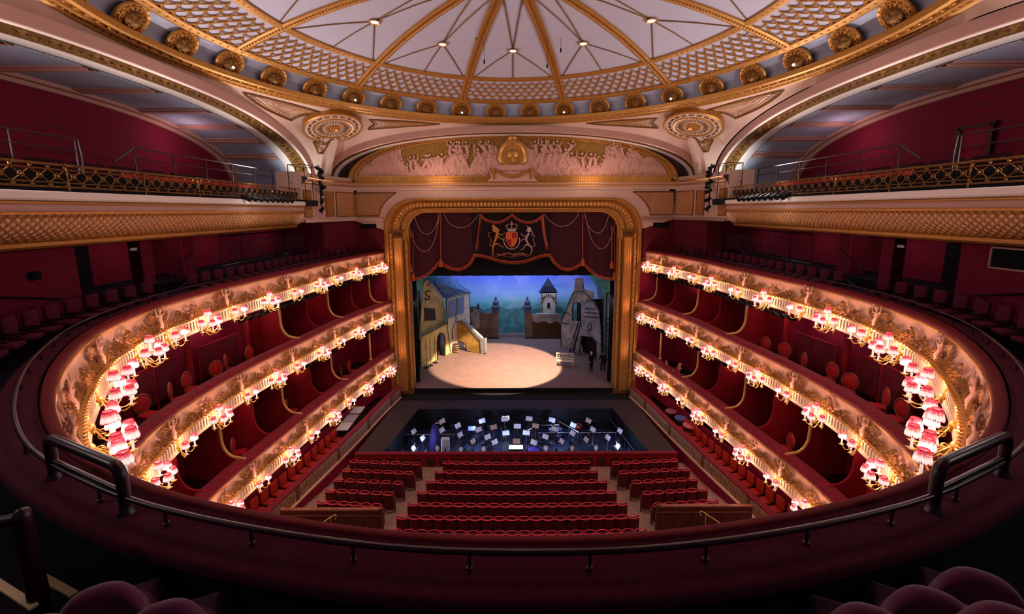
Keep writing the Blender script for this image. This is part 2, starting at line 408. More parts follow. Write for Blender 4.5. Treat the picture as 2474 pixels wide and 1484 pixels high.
for j in range(-12, 12):
    k = j % 36; az = (j + .5) * pi / 18; lit = (k % 3 == 1); src = first[lit]
    P = Vector(dpt(12.42, az, 20.585)); nrm = Vector((-sin(az) * .74, -cos(az) * .74, -.67)).normalized()
    q = nrm.to_track_quat('Z', 'Y'); r = src if lit not in used else dup(src, P, 0); used.add(lit)
    r.location = P - nrm * .06; r.rotation_euler = q.to_euler()
    r['label'] = ('gilt roundel with lit centre bulb, ' if lit else 'unlit gilt roundel, ') + ('%s in view from the left round the cove' % ORD[j + 10] if -10 <= j < 10 else 'just past the %s edge of the view, %s' % ('left' if j < 0 else 'right', 'nearer' if j in (-12, 11) else 'farther'))

# ------------------------------------------------------------------ arches, pendentives
YF, XS = 28.7, 12.6      # planes of the front arch and of the side arches
def ell(t, a, zc, zs, n=2.35):   # superelliptic arch height at distance t from the crown
    q = min(abs(t) / a, 1.0); return zs + (zc - zs) * max(0., 1 - q ** n) ** (1 / n)
def zfront(x): return ell(x - DC[0], 12.5, 19.80, 16.4, 2.3)
def zside(y): return ell(y - DC[1], 11.9, 19.62, 15.6, 2.5)
def rect_pt(az):     # boundary point in plan of the square the arches stand on
    s, c = sin(az), cos(az); tx = XS / abs(s) if abs(s) > 1e-6 else 1e9; ty = (YF - DC[1]) / abs(c) if abs(c) > 1e-6 else 1e9
    t = min(tx, ty); x, y = t * s, t * c
    z = zside(DC[1] + y) if tx < ty else zfront(DC[0] + x)
    if abs(abs(x) - XS) < .9 and abs(abs(y) - (YF - DC[1])) < .9: z = min(zside(DC[1] + y), zfront(DC[0] + x))
    return x, y, z
def pend(az, t):
    x, y, z = rect_pt(az); Rb = hypot(x, y); R = 13.04 + (max(Rb, 13.05) - 13.04) * t
    return Vector((DC[0] + R * sin(az), DC[1] + R * cos(az), 19.96 + (z - 19.96) * (.1 * min(t / .08, 1) + .9 * t ** 2.6)))
mb = MB(); mb.grid(lambda u, v: pend(2 * pi * u, v), 288, 14, True); struct('ceiling_pendentives', mb, CREAM, 50)
def pend_frame(az, R):
    x, y, z = rect_pt(az); Rb = hypot(x, y); t = (R - 13.04) / (Rb - 13.04)
    p = pend(az, t); du = pend(az + .01, t) - pend(az - .01, t); dv = pend(az, min(t + .02, 1)) - pend(az, t - .02)
    du.normalize(); dv.normalize(); n = du.cross(dv).normalized()
    if n.z > 0: n = -n
    return p, du, dv, n
for sx, nm in ((-1, 'left'), (1, 'right')):
    az0 = sx * radians(46.6); p, du, dv, n = pend_frame(az0, 14.42)
    n = Vector((-sin(az0) * sin(radians(20)), -cos(az0) * sin(radians(20)), -cos(radians(20)))); p = Vector((DC[0] + 14.42 * sin(az0), DC[1] + 14.42 * cos(az0), 19.2))
    q = n.to_track_quat('Z', 'Y')
    t = thing('ceiling_rosette', 'large gilt sunburst disc on the pendentive %s of the proscenium' % nm, 'ceiling rosette', p + n * .01); t.rotation_euler = q.to_euler(); t.scale = (1.22, 1.22, 1.22)
    m = MB(); m.lathe((0, 0, 0), [(1.32, -.26), (1.38, .06), (1.32, .1), (1.27, .08), (1.25, .02)], 48); m.lathe((0, 0, 0), [(.93, .02), (.9, .09), (.84, .09), (.82, .02)], 48, cap=False)
    m.build('rim', GOLD, t, 40)
    m = MB(); m.lathe((0, 0, 0), [(1.26, -.05), (1.26, .035), (0, .035)], 48); m.build('disc', CREAM, t, 40)
    m = MB()
    for k in range(32):
        a = 2 * pi * k / 32
        m.gem((.6 * cos(a), .6 * sin(a), .035), (cos(a), sin(a), 0), (-sin(a), cos(a), 0), (0, 0, 1), .22, .035, .05)
    for k in range(20):
        a = 2 * pi * k / 20; m.ball((1.08 * cos(a), 1.08 * sin(a), .05), (.06, .06, .04), 6, 3)
        for e in (-.07, .07): m.gem((1.08 * cos(a + e * 1.2), 1.08 * sin(a + e * 1.2), .04), (cos(a), sin(a), 0), (-sin(a), cos(a), 0), (0, 0, 1), .09, .035, .05)
    m.build('sunburst', GOLDD, t)
    m = MB(); m.lathe((0, 0, 0), [(.36, .03), (.34, .09), (.22, .1), (.2, .16), (.1, .18), (.0, .22)], 24)
    for k in range(10): a = 2 * pi * k / 10; m.ball((.28 * cos(a), .28 * sin(a), .1), .06, 6, 3)
    m.build('boss', GOLD, t, 40)
    # gilt triangular panels in the pendentive
    for nk, azs, Rs in (('long outer', (69.3, 59, 50.5, 53.1, 55.4, 61.7), (13.3, 13.3, 13.5, 14.2, 14.75, 14.1)), ('long inner', (39.0, 30, 20.6, 28.5, 37.4, 36.6), (13.61, 13.3, 13.3, 14.0, 15.0, 14.37)), ('small triangular', (48.6, 45.3, 47), (16.02, 15.6, 16.4))):
        pts = []
        for j in range(len(azs)):
            a, R = azs[j], Rs[j]; a2, R2 = azs[(j + 1) % len(azs)], Rs[(j + 1) % len(azs)]
            for k in range(6):
                f = k / 6; aa = sx * radians(a + (a2 - a) * f); RR = R + (R2 - R) * f
                x, y, z = rect_pt(aa); RR = min(RR, hypot(x, y) - .12)
                pp, _, _, nn = pend_frame(aa, max(RR, 13.1)); pts.append(pp + nn * .03)
        c = sum(pts, Vector()) / len(pts)
        m = MB(); m.tube(pts, .045, 5, closed=True); m.tube([p_.lerp(c, .14) + (c - p_) * 0 for p_ in pts], .022, 4, closed=True)
        o = thing('pendentive_panel', '%s gilt-edged fan panel on the %s pendentive' % (nk, nm), 'ceiling panel')
        m.build('frame', GOLDD, o)
        m = MB(); cc = c + Vector((0, 0, -.0)); inner = [p_.lerp(c, .2) for p_ in pts]
        for f in (.3, .45, .6, .75):
            ring = [p_.lerp(c, f) - Vector((0, 0, .0)) for p_ in pts]; m.tube(ring, .016, 4, closed=True)
        m.build('fan_ornament', GOLD, o)
# front arch faces (rose fascia, its plane's shade put into the colour), then leaf moulding, then the vault back to the lunette
def arch_sweep(mb, path, steps, flip=False):
    # path: list of (a, z, normal2d) ; steps: (inset, depth)
    pass
def arch_pts(c, a, zc, zs, n, N=72):
    out = []
    for k in range(N + 1):
        t = pi * k / N; x = -cos(t); q = 1 if abs(x) > 1 else abs(x)
        # superellipse param for even spacing
        cx = math.copysign(abs(cos(t)) ** (2 / n), -cos(t)); cz = abs(sin(t)) ** (2 / n)
        out.append((c + a * cx, zs + (zc - zs) * cz))
    return out
def offset(pts, d):
    out = []
    for i, p in enumerate(pts):
        a = Vector(pts[max(i - 1, 0)]); b = Vector(pts[min(i + 1, len(pts) - 1)]); t = (b - a)
        if t.length < 1e-9: t = Vector((0, 1))
        t.normalize(); nrm = Vector((t.y, -t.x)); out.append((p[0] + nrm.x * d, p[1] + nrm.y * d))
    return out
def loft(mb, rings):   # rings: list of lists of 3d points, same length
    n = len(rings[0]); vs = [p for r in rings for p in r]
    mb.add(vs, [(i * n + j, i * n + j + 1, (i + 1) * n + j + 1, (i + 1) * n + j) for i in range(len(rings) - 1) for j in range(n - 1)])
FA = arch_pts(DC[0], 12.5, 19.80, 16.4, 2.3); SA = arch_pts(DC[1], 11.9, 19.62, 15.6, 2.5)
fp = lambda d, y: [(x, y, z) for x, z in offset(FA, d)]
mb = MB(); loft(mb, [fp(0, YF), fp(.38, YF + .02), fp(.4, YF + .06)]); struct('trim_18', mb, PINK, 50)
mb = MB(); loft(mb, [fp(.4, YF + .06), fp(.41, YF + .1), fp(.41, YF + .2)]); struct('trim_19', mb, CREAM, 50)
mb = MB(); loft(mb, [fp(.41, YF + .2), fp(.38, YF + .24), fp(.38, YF + .66), fp(.41, YF + .7)])
A = offset(FA, .39)
for i in range(1, len(A) - 1):
    for f in (0, .5):
        x = A[i][0] * (1 - f) + A[i + 1][0] * f; z = A[i][1] * (1 - f) + A[i + 1][1] * f
        mb.ball((x, YF + .45, z), (.07, .18, .06), 5, 3)
struct('trim_20', mb, GOLDD, 50)
mb = MB(); loft(mb, [fp(.41, YF + .7), fp(.45, YF + .8), fp(.45, YF + 1.32)]); struct('trim_21', mb, PALE, 50)
# side arches: rose fascia with its shade in the colour, pale fillet, foliage soffit, fillet, then the coffered vault over the slips
NETD = mat('dark_net', (.26, .18, .15), .9, wave=('X', 20), mix2=(.3, .22, .2))
for sx, nm in ((-1, 'left'), (1, 'right')):
    sp = lambda d, x: [(sx * x, y, z) for y, z in offset(SA, d)]
    mb = MB(); loft(mb, [sp(0, XS), sp(.36, XS + .04), sp(.38, XS + .08)]); struct('trim_%d' % (22 if sx < 0 else 27), mb, PINK, 50)
    mb = MB(); loft(mb, [sp(.38, XS + .08), sp(.40, XS + .2)]); struct('trim_%d' % (23 if sx < 0 else 28), mb, PALE, 50)
    mb = MB(); loft(mb, [sp(.40, XS + .2), sp(.39, XS + .26), sp(.39, XS + .92), sp(.44, XS + 1.0)])
    A = offset(SA, .39); seg = 0
    L = 0; last = None
    for i in range(len(A) - 1):
        a, b = Vector(A[i]), Vector(A[i + 1]); l = (b - a).length; k = max(1, int(l / .26))
        for j in range(k):
            q = a.lerp(b, (j + .5) / k); s_ = .12 if (i + j) % 2 else -.12
            tdir = (b - a).normalized(); up = Vector((0, tdir.x, tdir.y)); nn = Vector((0, -tdir.y, tdir.x)) * -1
            P0 = Vector((sx * (XS + .59 + s_), q.x, q.y))
            mb.gem(P0, up, Vector((1, 0, 0)), nn if nn.z < 0 else -nn, .15, .14, .1)
            mb.ball(P0 + Vector((sx * -s_, 0, -.03)), .055, 5, 3)
    struct('trim_%d' % (24 if sx < 0 else 29), mb, GOLDD, 50)
    mb = MB(); loft(mb, [sp(.44, XS + 1.0), sp(.5, XS + 1.1), sp(.5, XS + 1.35), sp(.48, XS + 1.5)]); struct('trim_%d' % (25 if sx < 0 else 30), mb, PALE, 50)
    XB = 17.6
    mb = MB(); loft(mb, [sp(.5, XS + 1.5), sp(.5, XB + .3)]); struct('ceiling_vault_%s' % nm, mb, COVE, 50)
    mb = MB(); loft(mb, [sp(.49, XB - .5), sp(.62, XB - .45), sp(.62, XB - .2), sp(.75, XB - .15), sp(.75, XB + .2)])
    A = offset(SA, .5)
    for (y0, z0, y1, z1) in [(A[i][0], A[i][1], A[i + 1][0], A[i + 1][1]) for i in range(36, 72)]: pass
    for yr in (4.6, 7.3, 10, 12.6, 15.2, 17.8, 20.3, 22.6, 24.6, 26.2):
        i = min(range(len(A)), key=lambda i: abs(A[i][0] - yr)); a, b = Vector(A[max(i - 1, 0)]), Vector(A[min(i + 1, len(A) - 1)]); td = (b - a).normalized(); nn = Vector((td.y, -td.x))
        for e, h in ((-.2, .05), (0, .1), (.2, .05)):
            c = Vector(A[i]) + td * e; w = .1
            ps = [c - td * w, c + td * w, c + td * w + nn * h, c - td * w + nn * h]
            mb.add([(sx * (XS + 1.5), p.x, p.y) for p in ps] + [(sx * (XB - .3), p.x, p.y) for p in ps], [(0, 1, 5, 4), (1, 2, 6, 5), (2, 3, 7, 6), (3, 0, 4, 7)])
    struct('trim_%d' % (26 if sx < 0 else 31), mb, PINK, 50)
# ------------------------------------------------------------------ helpers that turn a sight line into a point on a given plane
def ray(px, py): return _M.transposed() @ Vector(((px - 1237) / FOC, (py - CY0) / FOC, 1))
def at(px, py, Y=None, z=None, X=None):
    d = ray(px, py)
    t = Y / d.y if Y is not None else ((z - HC) / d.z if z is not None else (X - CAMX) / d.x)
    return Vector((CAMX + d.x * t, d.y * t, HC + d.z * t))
def vplane(p0, p1):       # vertical plane through two plan points; returns px->point
    a = Vector((p0[0], p0[1], 0)); b = Vector((p1[0], p1[1], 0)); n = Vector((-(b - a).y, (b - a).x, 0)).normalized(); o = Vector((CAMX, 0, HC))
    if n.y < 0: n = -n
    def f(px, py, back=0.0):
        d = ray(px, py); t = (a - o).dot(n) / d.dot(n); return o + d * t + n * back
    f.n = n; return f
PY = 30.0; PCX = -0.12
# ------------------------------------------------------------------ front wall above and beside the proscenium
OUTA = 8.98; INA = 7.36; ZTO, ZTI = 15.26, 14.26
def frame_path(hw, zt, r, zb=0.9, n=14):     # open path up, over and down (right to left)
    pts = [(PCX + hw, zb)]
    for k in range(9): pts.append((PCX + hw, zb + (zt - r - zb) * (k + 1) / 9))
    for k in range(1, n + 1): t = pi / 2 * k / n; pts.append((PCX + hw - r + r * cos(t), zt - r + r * sin(t)))
    for k in range(1, 12): pts.append((PCX + (hw - r) * (1 - 2 * k / 12), zt))
    for k in range(0, n + 1): t = pi / 2 + pi / 2 * k / n; pts.append((PCX - hw + r + r * cos(t), zt - r + r * sin(t)))
    for k in range(1, 10): pts.append((PCX - hw, zt - r - (zt - r - zb) * k / 9))
    return pts
# plaster wall field, as polygons round the frame
mb = MB(); fo = frame_path(OUTA - .1, ZTO - .1, 2.1, 13.04)
def quadstrip(mb, a, b): mb.add(a + b, [(i, i + 1, len(a) + i + 1, len(a) + i) for i in range(len(a) - 1)])
up = []
for (x, z) in fo:
    if z < ZTO - 2.2: up.append((PCX + (11.2 if x > PCX else -11.2), PY, max(z, 13.75)))
    elif abs(x - PCX) > OUTA - 2.3: up.append((PCX + math.copysign(min(11.2, OUTA + (abs(x - PCX) - OUTA + 2.3) / 2.3 * 2.3), x - PCX), PY, 16.5 - max(0, (ZTO - .1 - z)) * .9))
    else: up.append((x, PY, 16.5))
quadstrip(mb, [(x, PY, z) for x, z in fo], up)
struct('wall_front', mb, CREAM, 30)
# canted walls and corner piers
for sx, nm in ((-1, 'left'), (1, 'right')):
    m = MB(); pl_ = [(11.08, 30.0), (12.15, 27.2), (12.05, 27.2), (12.05, 24.6), (13.4, 24.5)]
    for (a, b) in zip(pl_, pl_[1:]): m.add([(sx * a[0] - .1 * 0, a[1], 13.75), (sx * b[0], b[1], 13.75), (sx * b[0], b[1], 16.6), (sx * a[0], a[1], 16.6)], [(0, 1, 2, 3)])
    struct('wall_corner_%s' % nm, m, CREAM)
# cornice
corn = [(12.05, 24.6), (12.05, 27.2), (11.1, 29.95), (0, 29.95)]
def sweep_open(mb, plan, prof):      # plan polyline, prof: (out towards hall, z)
    V2 = [Vector(p) for p in plan]; nn = []
    for i in range(len(V2)):
        a = V2[max(i - 1, 0)]; b = V2[min(i + 1, len(V2) - 1)]
        d1 = (V2[i] - a).normalized() if i else (b - V2[i]).normalized(); d2 = (b - V2[i]).normalized() if i < len(V2) - 1 else d1
        d = (d1 + d2).normalized(); n = Vector((-d.y, d.x)); c = max(.4, n.dot(Vector((-d1.y, d1.x)))); nn.append(n / c)
    ctr = Vector((0, 15)); s = 1 if nn[0].dot(ctr - V2[0]) > 0 else -1
    w = len(prof); vs = [(V2[i].x + s * nn[i].x * u, V2[i].y + s * nn[i].y * u, z) for i in range(len(V2)) for u, z in prof]
    return mb.add(vs, [(i * w + j, (i + 1) * w + j, (i + 1) * w + j + 1, i * w + j + 1) for i in range(len(V2) - 1) for j in range(w - 1)])
full = corn + [(-x, y) for x, y in reversed(corn[:-1])]
m = MB(); sweep_open(m, full, [(0, 15.78), (.05, 15.8), (.05, 15.9), (.14, 15.98), (.14, 16.08), (.3, 16.16), (.34, 16.3), (.2, 16.34), (0, 16.36)]); struct('trim_32', m, CREAM, 30)
m = MB(); sweep_open(m, full, [(.13, 15.99), (.18, 16.0), (.18, 16.07), (.13, 16.09)]); sweep_open(m, full, [(.33, 16.2), (.37, 16.22), (.37, 16.3), (.3, 16.34)])
for k in range(150):
    x = -10.9 + 21.8 * k / 149; m.box((x, PY - .23, 16.12), (.07, .09, .07))
struct('trim_33', m, GOLD, 30)
m = MB()
for q_ in ([(12.05, 24.6), (12.05, 27.2), (11.1, 29.95), (8.9, 29.95)], [(-12.05, 24.6), (-12.05, 27.2), (-11.1, 29.95), (-9.1, 29.95)]): sweep_open(m, q_, [(0, 13.72), (.08, 13.72), (.1, 13.8), (.06, 13.9), (0, 13.92)]); struct('trim_34', m, CREAM, 30)
# diamond lattice panels
LATB = mat('lattice_backing', (.90, .70, .58), .8)
def lattice_panel(name, label, poly, Yf, pitch, parent=None, flip=False):
    """poly: list of (u,z) convex outline on plane map Yf(u)->(x,y)"""
    t = thing(name, label, 'wall panel')
    P3 = lambda u, z, o: (Yf(u)[0] + Yf.n[0] * o, Yf(u)[1] + Yf.n[1] * o, z)
    m = MB(); m.prism(poly, lambda u, z: P3(u, z, -.04), lambda u, z: P3(u, z, .015)); m.build('backing', LATB, t)
    m = MB(); n = len(poly)
    m.tube([P3(u, z, .03) for u, z in poly], .045, 4, closed=True); m.build('frame', GOLDD, t)
    m = MB()
    us = [p[0] for p in poly]; zs = [p[1] for p in poly]; u0, u1, z0, z1 = min(us), max(us), min(zs), max(zs)
    def inside(x, y):
        c = False
        for i in range(n):
            (x1, y1), (x2, y2) = poly[i], poly[(i + 1) % n]
            if (y1 > y) != (y2 > y) and x < (x2 - x1) * (y - y1) / (y2 - y1) + x1: c = not c
        return c
    def clip(a, b):
        K = 60; t0 = t1 = None
        for i in range(K):
            t = (i + .5) / K
            if inside(a[0] + (b[0] - a[0]) * t, a[1] + (b[1] - a[1]) * t):
                if t0 is None: t0 = i / K
                t1 = (i + 1) / K
            elif t0 is not None: break
        return None if t0 is None else ((a[0] + (b[0] - a[0]) * t0, a[1] + (b[1] - a[1]) * t0), (a[0] + (b[0] - a[0]) * t1, a[1] + (b[1] - a[1]) * t1))
    Hh = z1 - z0; k = u0 - Hh
    while k < u1:
        for s in ((k, z0, k + Hh, z1), (k + Hh, z0, k, z1)):
            c = clip((s[0], s[1]), (s[2], s[3]))
            if c: m.tube([P3(c[0][0], c[0][1], .035), P3(c[1][0], c[1][1], .035)], .026, 4, cap=False)
        k += pitch
    m.build('lattice', GOLD, t); return t
class Lin:
    def __init__(s, p, q):
        s.p = Vector(p); d = Vector(q) - s.p; s.L = d.length; s.d = d.normalized(); n = Vector((-s.d.y, s.d.x)); s.n = n if n.dot(Vector((0, 15)) - s.p) > 0 else -n
    def __call__(s, u): q = s.p + s.d * u; return (q.x, q.y)
for sx, nm in ((-1, 'left'), (1, 'right')):
    f = Lin((0, PY), (sx * 12, PY)); c0 = (PCX * sx)
    cor = [(7.8 + 1.9 * sin(t) - .0, 14.0 + 1.75 * cos(t) - .25) for t in (1.45, 1.2, .9, .6, .3)]
    poly = [(10.98, 14.05), (10.98, 15.62), (8.15, 15.62)] + list(reversed([(8.6, 15.35), (9.02, 14.95), (9.3, 14.5), (9.42, 14.05)]))[::-1]
    lattice_panel('lattice_panel', 'gilt lattice spandrel panel beside the %s top corner of the proscenium arch' % nm, poly, f, .22)
    g = Lin((sx * 11.08, 30.0), (sx * 12.15, 27.2)); 
    lattice_panel('lattice_panel', 'square gilt lattice panel on the canted wall %s of the proscenium' % nm, [(.12, 14.05), (1.75, 14.05), (1.75, 15.62), (.12, 15.62)], g, .2)
    lattice_panel('lattice_panel', 'narrow gilt panel between the %s canted wall lattice and the corner pier' % nm, [(2.0, 14.05), (2.65, 14.05), (2.65, 15.62), (2.0, 15.62)], g, .12)
    h = Lin((sx * 12.05, 24.6), (sx * 12.05, 27.2))
    lattice_panel('lattice_panel', 'narrow gilt lattice panel on the pier where the %s gallery ends' % nm, [(.1, 14.05), (.95, 14.05), (.95, 15.6), (.1, 15.6)], h, .17)
# ------------------------------------------------------------------ lunette
LA = arch_pts(PCX, 10.6, 19.2, 16.62, 2.2); LO = arch_pts(PCX, 11.25, 19.53, 16.3, 2.25); n_ = len(LA)
t = thing('lunette_relief', 'carved relief of many pale figures filling the half-round panel over the proscenium', 'relief')
m = MB(); m.add([(x, PY - .02, z) for x, z in LA], [tuple(range(n_))]); m.build('gilt_ground', mat('gilt_ground', (.66, .50, .22), .5, metal=.35, noise=.3, nscale=6), t)
RELM = mat('relief_plaster', (.86, .66, .58), .7, bump=.5, bscale=14)
m = MB(); rnd = random.Random(4)
def capsule(m, a, b, r0, r1): m.tube([a, (Vector(a) + Vector(b)) * .5 + Vector((0, -.02, 0)), b], [r0, (r0 + r1) * .55, r1], 6)
def figure(m, x, z, s, lean, rr):
    y = PY - .06; d = 1 if rr.random() < .5 else -1
    hip = Vector((x, y, z)); ch = hip + Vector((lean * s * .5, -.04, s * .5)); hd = ch + Vector((lean * s * .12, -.04, s * .27))
    m.tube([hip, hip.lerp(ch, .5), ch, ch + Vector((0, 0, s * .1))], [s * .13, s * .12, s * .16, s * .06], 7)
    m.ball(hd, s * .095, 7, 5)
    for e in (-1, 1):
        k = hip + Vector((e * s * .12 + d * s * .2 * rr.random(), -.06, -s * (.25 + .1 * rr.random()))); ft = k + Vector((d * s * (.1 + .3 * rr.random()) * (1 if rr.random() < .6 else -1), 0, -s * .3))
        m.tube([hip, k, ft], [s * .1, s * .075, s * .045], 6)
        el = ch + Vector((e * s * .24, -.05, s * (rr.random() * .4 - .15))); hn = el + Vector((e * s * .16 * (rr.random() - .2), -.03, s * (rr.random() * .5 - .1)))
        m.tube([ch + Vector((e * s * .12, 0, s * .03)), el, hn], [s * .06, s * .05, s * .035], 5)
def zlun(x): return ell(x - PCX, 10.6, 19.2, 16.62, 2.2)
x = -9.6
while x < 9.5:
    if abs(x - PCX) > 1.3:
        top = zlun(x); gap = (-7.6 < x < -4.7) or (-3.3 < x < -2.2) or (3.6 < x < 6.0) or (x > 8)
        hmax = min(top - 16.9, 2.2)
        s = max(.45, min(1.25, hmax * (.5 if gap else .62)))
        figure(m, x, 16.75 + s * .6, s, (rnd.random() - .5) * 1.4, rnd)
        if hmax > 1.5 and not gap: figure(m, x + .15, 16.75 + s * .6 + .75, s * .75, (rnd.random() - .5) * 1.6, rnd)
        if hmax > .9: figure(m, x + .2, 16.72 + .36, .6, (rnd.random() - .5) * 2.2, rnd)
    x += .42
m.build('carved_figures', RELM, t, 60)
# drapery / rock masses behind the figures, lower pale ground
m = MB(); pts = []
N = 90
for k in range(N + 1):
    x = PCX - 10.5 + 21 * k / N; top = zlun(x) - .02
    hz = 17.5 + .35 * sin(x * 2.1) + .25 * sin(x * 4.7 + 1)
    if not ((-7.6 < x < -4.7) or (-3.3 < x < -2.2) or (3.6 < x < 6.0)): hz += .9 + .3 * sin(x * 3.3)
    pts.append((x, min(top, hz)))
vs = []
for x, z in pts:
    for f in (0, .25, .5, .75, 1): vs.append((x, PY - .06 - .10 * sin(pi * f) * (1 + .5 * sin(x * 9 + f * 7)), 16.62 + max(0.01, z - 16.62) * f))
m.add(vs, [(i * 5 + j, (i + 1) * 5 + j, (i + 1) * 5 + j + 1, i * 5 + j + 1) for i in range(N) for j in range(4)])
m.build('carved_landscape', RELM, t, 60)
# gilt fluted arch and base
m = MB(); lp = lambda f, y: [(a_[0] + (b_[0] - a_[0]) * f, y, a_[1] + (b_[1] - a_[1]) * f) for a_, b_ in zip(LA, LO)]
loft(m, [lp(0, PY - .03), lp(.02, PY - .12), lp(.18, PY - .14), lp(.22, PY - .08), lp(.8, PY - .18), lp(.84, PY - .24), lp(1, PY - .24), lp(1, PY)])
A = [(p[0], p[2]) for p in lp(.5, 0)]; A0 = [(p[0], p[2]) for p in lp(.24, 0)]
for i in range(len(A) - 1):
    l = hypot(A[i + 1][0] - A[i][0], A[i + 1][1] - A[i][1]); k = max(1, int(l / .15))
    for j in range(k):
        f = (j + .5) / k; px_, pz_ = A[i][0] * (1 - f) + A[i + 1][0] * f, A[i][1] * (1 - f) + A[i + 1][1] * f; hx, hz = A0[i][0] * (1 - f) + A0[i + 1][0] * f, A0[i][1] * (1 - f) + A0[i + 1][1] * f
        td = Vector((A[i + 1][0] - A[i][0], 0, A[i + 1][1] - A[i][1])).normalized(); nn = Vector((px_ - hx, 0, pz_ - hz)); l2 = nn.length; nn.normalize()
        m.gem((px_, PY - .13, pz_), nn, td, Vector((0, -1, 0)), l2 * 1.0, .05, .07)
m.build('gilt_arch', GOLD, t, 50)
m = MB(); m.box((PCX, PY - .1, 16.5), (21.6, .2, .34)); m.box((PCX, PY - .14, 16.69), (21.6, .3, .06))
for k in range(150): m.box((PCX - 10.7 + 21.4 * k / 149, PY - .22, 16.5), (.07, .06, .26))
m.build('fluted_base', GOLD, t)
# central medallion with profile head, crown and garlanded pedestal
t = thing('crowned_medallion', 'gilt medallion with a profile head above a garlanded pedestal, centre of the lunette', 'medallion')
MX = PCX - .02
RX = Matrix.Translation((MX, PY - .14, 18.08)) @ Matrix.Scale(1.08, 4) @ Matrix.Rotation(pi / 2, 4, 'X')
m = MB(); m.lathe((0, 0, 0), [(.62, .0), (.86, .02), (.9, .16), (.8, .24), (.68, .2), (.66, .12), (.0, .1)], 36, RX)
for k in range(28): a = 2 * pi * k / 28; m.ball((.78 * cos(a), .78 * sin(a), .24), .05, 6, 3, RX)
m.build('medallion', GOLDB, t, 50)
m = MB(); m.ball((MX, PY - .3, 18.1), (.42, .22, .34), 14, 8); m.ball((MX - .3, PY - .4, 18.06), (.12, .1, .09), 8, 5); m.tube([(MX + .05, PY - .3, 17.95), (MX + .1, PY - .26, 17.6)], [.2, .3], 8); m.ball((MX + .14, PY - .34, 18.22), (.26, .16, .2), 10, 6)
m.build('profile_head', GOLDB, t, 60)
m = MB(); m.lathe((MX, PY - .25, 18.98), [(.22, -.1), (.3, -.08), (.3, 0), (.22, .02), (.34, .1), (.36, .2), (.24, .34), (.0, .36)], 16)
for e in (-1, 1): m.tube([(MX + e * .1, PY - .3, 18.75), (MX + e * .4, PY - .3, 18.85), (MX + e * .42, PY - .3, 19.02), (MX + e * .25, PY - .3, 19.0)], .05, 6)
m.build('crown', GOLDB, t, 50)
m = MB(); sh = lambda y: (lambda u, v: (MX + u, y, v))
m.prism([(-1.7, 16.33), (1.7, 16.33), (1.45, 16.6), (1.3, 17.15), (1.1, 17.35), (-1.1, 17.35), (-1.3, 17.15), (-1.45, 16.6)], sh(PY - .1), sh(PY - .5))
m.box((MX, PY - .3, 17.36), (2.3, .5, .08)); m.build('pedestal', RELM, t)
m = MB()
for k in range(34):
    f = k / 33; x = -1.0 + 2 * f; z = 17.0 - .45 * sin(pi * f); m.ball((MX + x * 1.15, PY - .58, z + .1), .08 + .05 * sin(pi * f), 6, 4)
for e in (-1, 1):
    for k in range(7): m.ball((MX + e * 1.25, PY - .58, 17.12 - .1 * k), .11 - .008 * k, 6, 4)
for k in range(13): m.gem((MX - .8 + .133 * k, PY - .5, 17.02), (0, 0, 1), (1, 0, 0), (0, -1, 0), .08, .05, .06)
m.build('garland', GOLD, t)
# dark side spandrels between the lunette arch and the front vault
m = MB(); A = [(x, z) for x, z in LO]; B = [(x, z) for x, z in offset(FA, .3)]
quadstrip(m, [(x, PY + .0, z) for x, z in A], [(B[int(i * 72 / 72)][0], PY + .02, B[i][1]) for i in range(73)]); struct('wall_spandrel', m, NETD)
# ------------------------------------------------------------------ proscenium frame
t = thing('proscenium_frame', 'wide gilt proscenium frame with rounded top corners around the stage opening', 'proscenium arch')
R_ = [2.2, 1.25]
def fr(d, y, zb=.9):     # d from 0 (outer) to 1 (inner)
    return [(x, y, z) for x, z in frame_path(OUTA + (INA - OUTA) * d, ZTO + (ZTI - ZTO) * d, 2.25 - .95 * d, zb)]
def fr2(w, y, zb=.9): return fr(w / 1.62, y, zb)
m = MB(); loft(m, [fr2(0, PY), fr2(0, PY - .16), fr2(.1, PY - .2), fr2(.18, PY - .14), fr2(.24, PY - .14), fr2(.3, PY - .2), fr2(.38, PY - .1), fr2(.42, PY - .06)])
loft(m, [fr2(.42, PY - .06), fr2(.62, PY - .22), fr2(.86, PY - .16), fr2(1.06, PY + .06), fr2(1.1, PY + .1)])
loft(m, [fr2(1.1, PY + .1), fr2(1.14, PY + .0), fr2(1.24, PY - .02), fr2(1.3, PY + .06), fr2(1.44, PY + .1), fr2(1.5, PY + .2), fr2(1.62, PY + .22), fr2(1.62, PY + .7)])
m.build('moulding', GOLD, t, 40)
def along(path, step):
    out = []; acc = step / 2
    for a, b in zip(path, path[1:]):
        a = Vector(a); b = Vector(b); l = (b - a).length; d = (b - a).normalized() if l > 1e-9 else Vector((0, 0, 1))
        while acc < l: out.append((a + d * acc, d)); acc += step
        acc -= l
    return out
m = MB()
for P, d in along(fr2(.74, PY - .16), .26):       # large egg band over the arch only
    if P.z > 12.9:
        n = d.cross(Vector((0, 1, 0))).normalized(); 
        Mx = Matrix.Translation(P) @ Matrix((( n.x, 0, d.x, 0), (0, 1, 0, 0), (n.z, 0, d.z, 0), (0, 0, 0, 1)))
        m.ball((0, 0, 0), (.2, .12, .09), 7, 5, Mx)
m.build('egg_band', GOLDB, t, 60)
m = MB()
for w, yy in ((.12, PY - .2), (1.2, PY - .02)):
    for P, d in along(fr2(w, yy), .15): m.ball(P, .045, 5, 3)
m.build('beading', GOLDB, t)
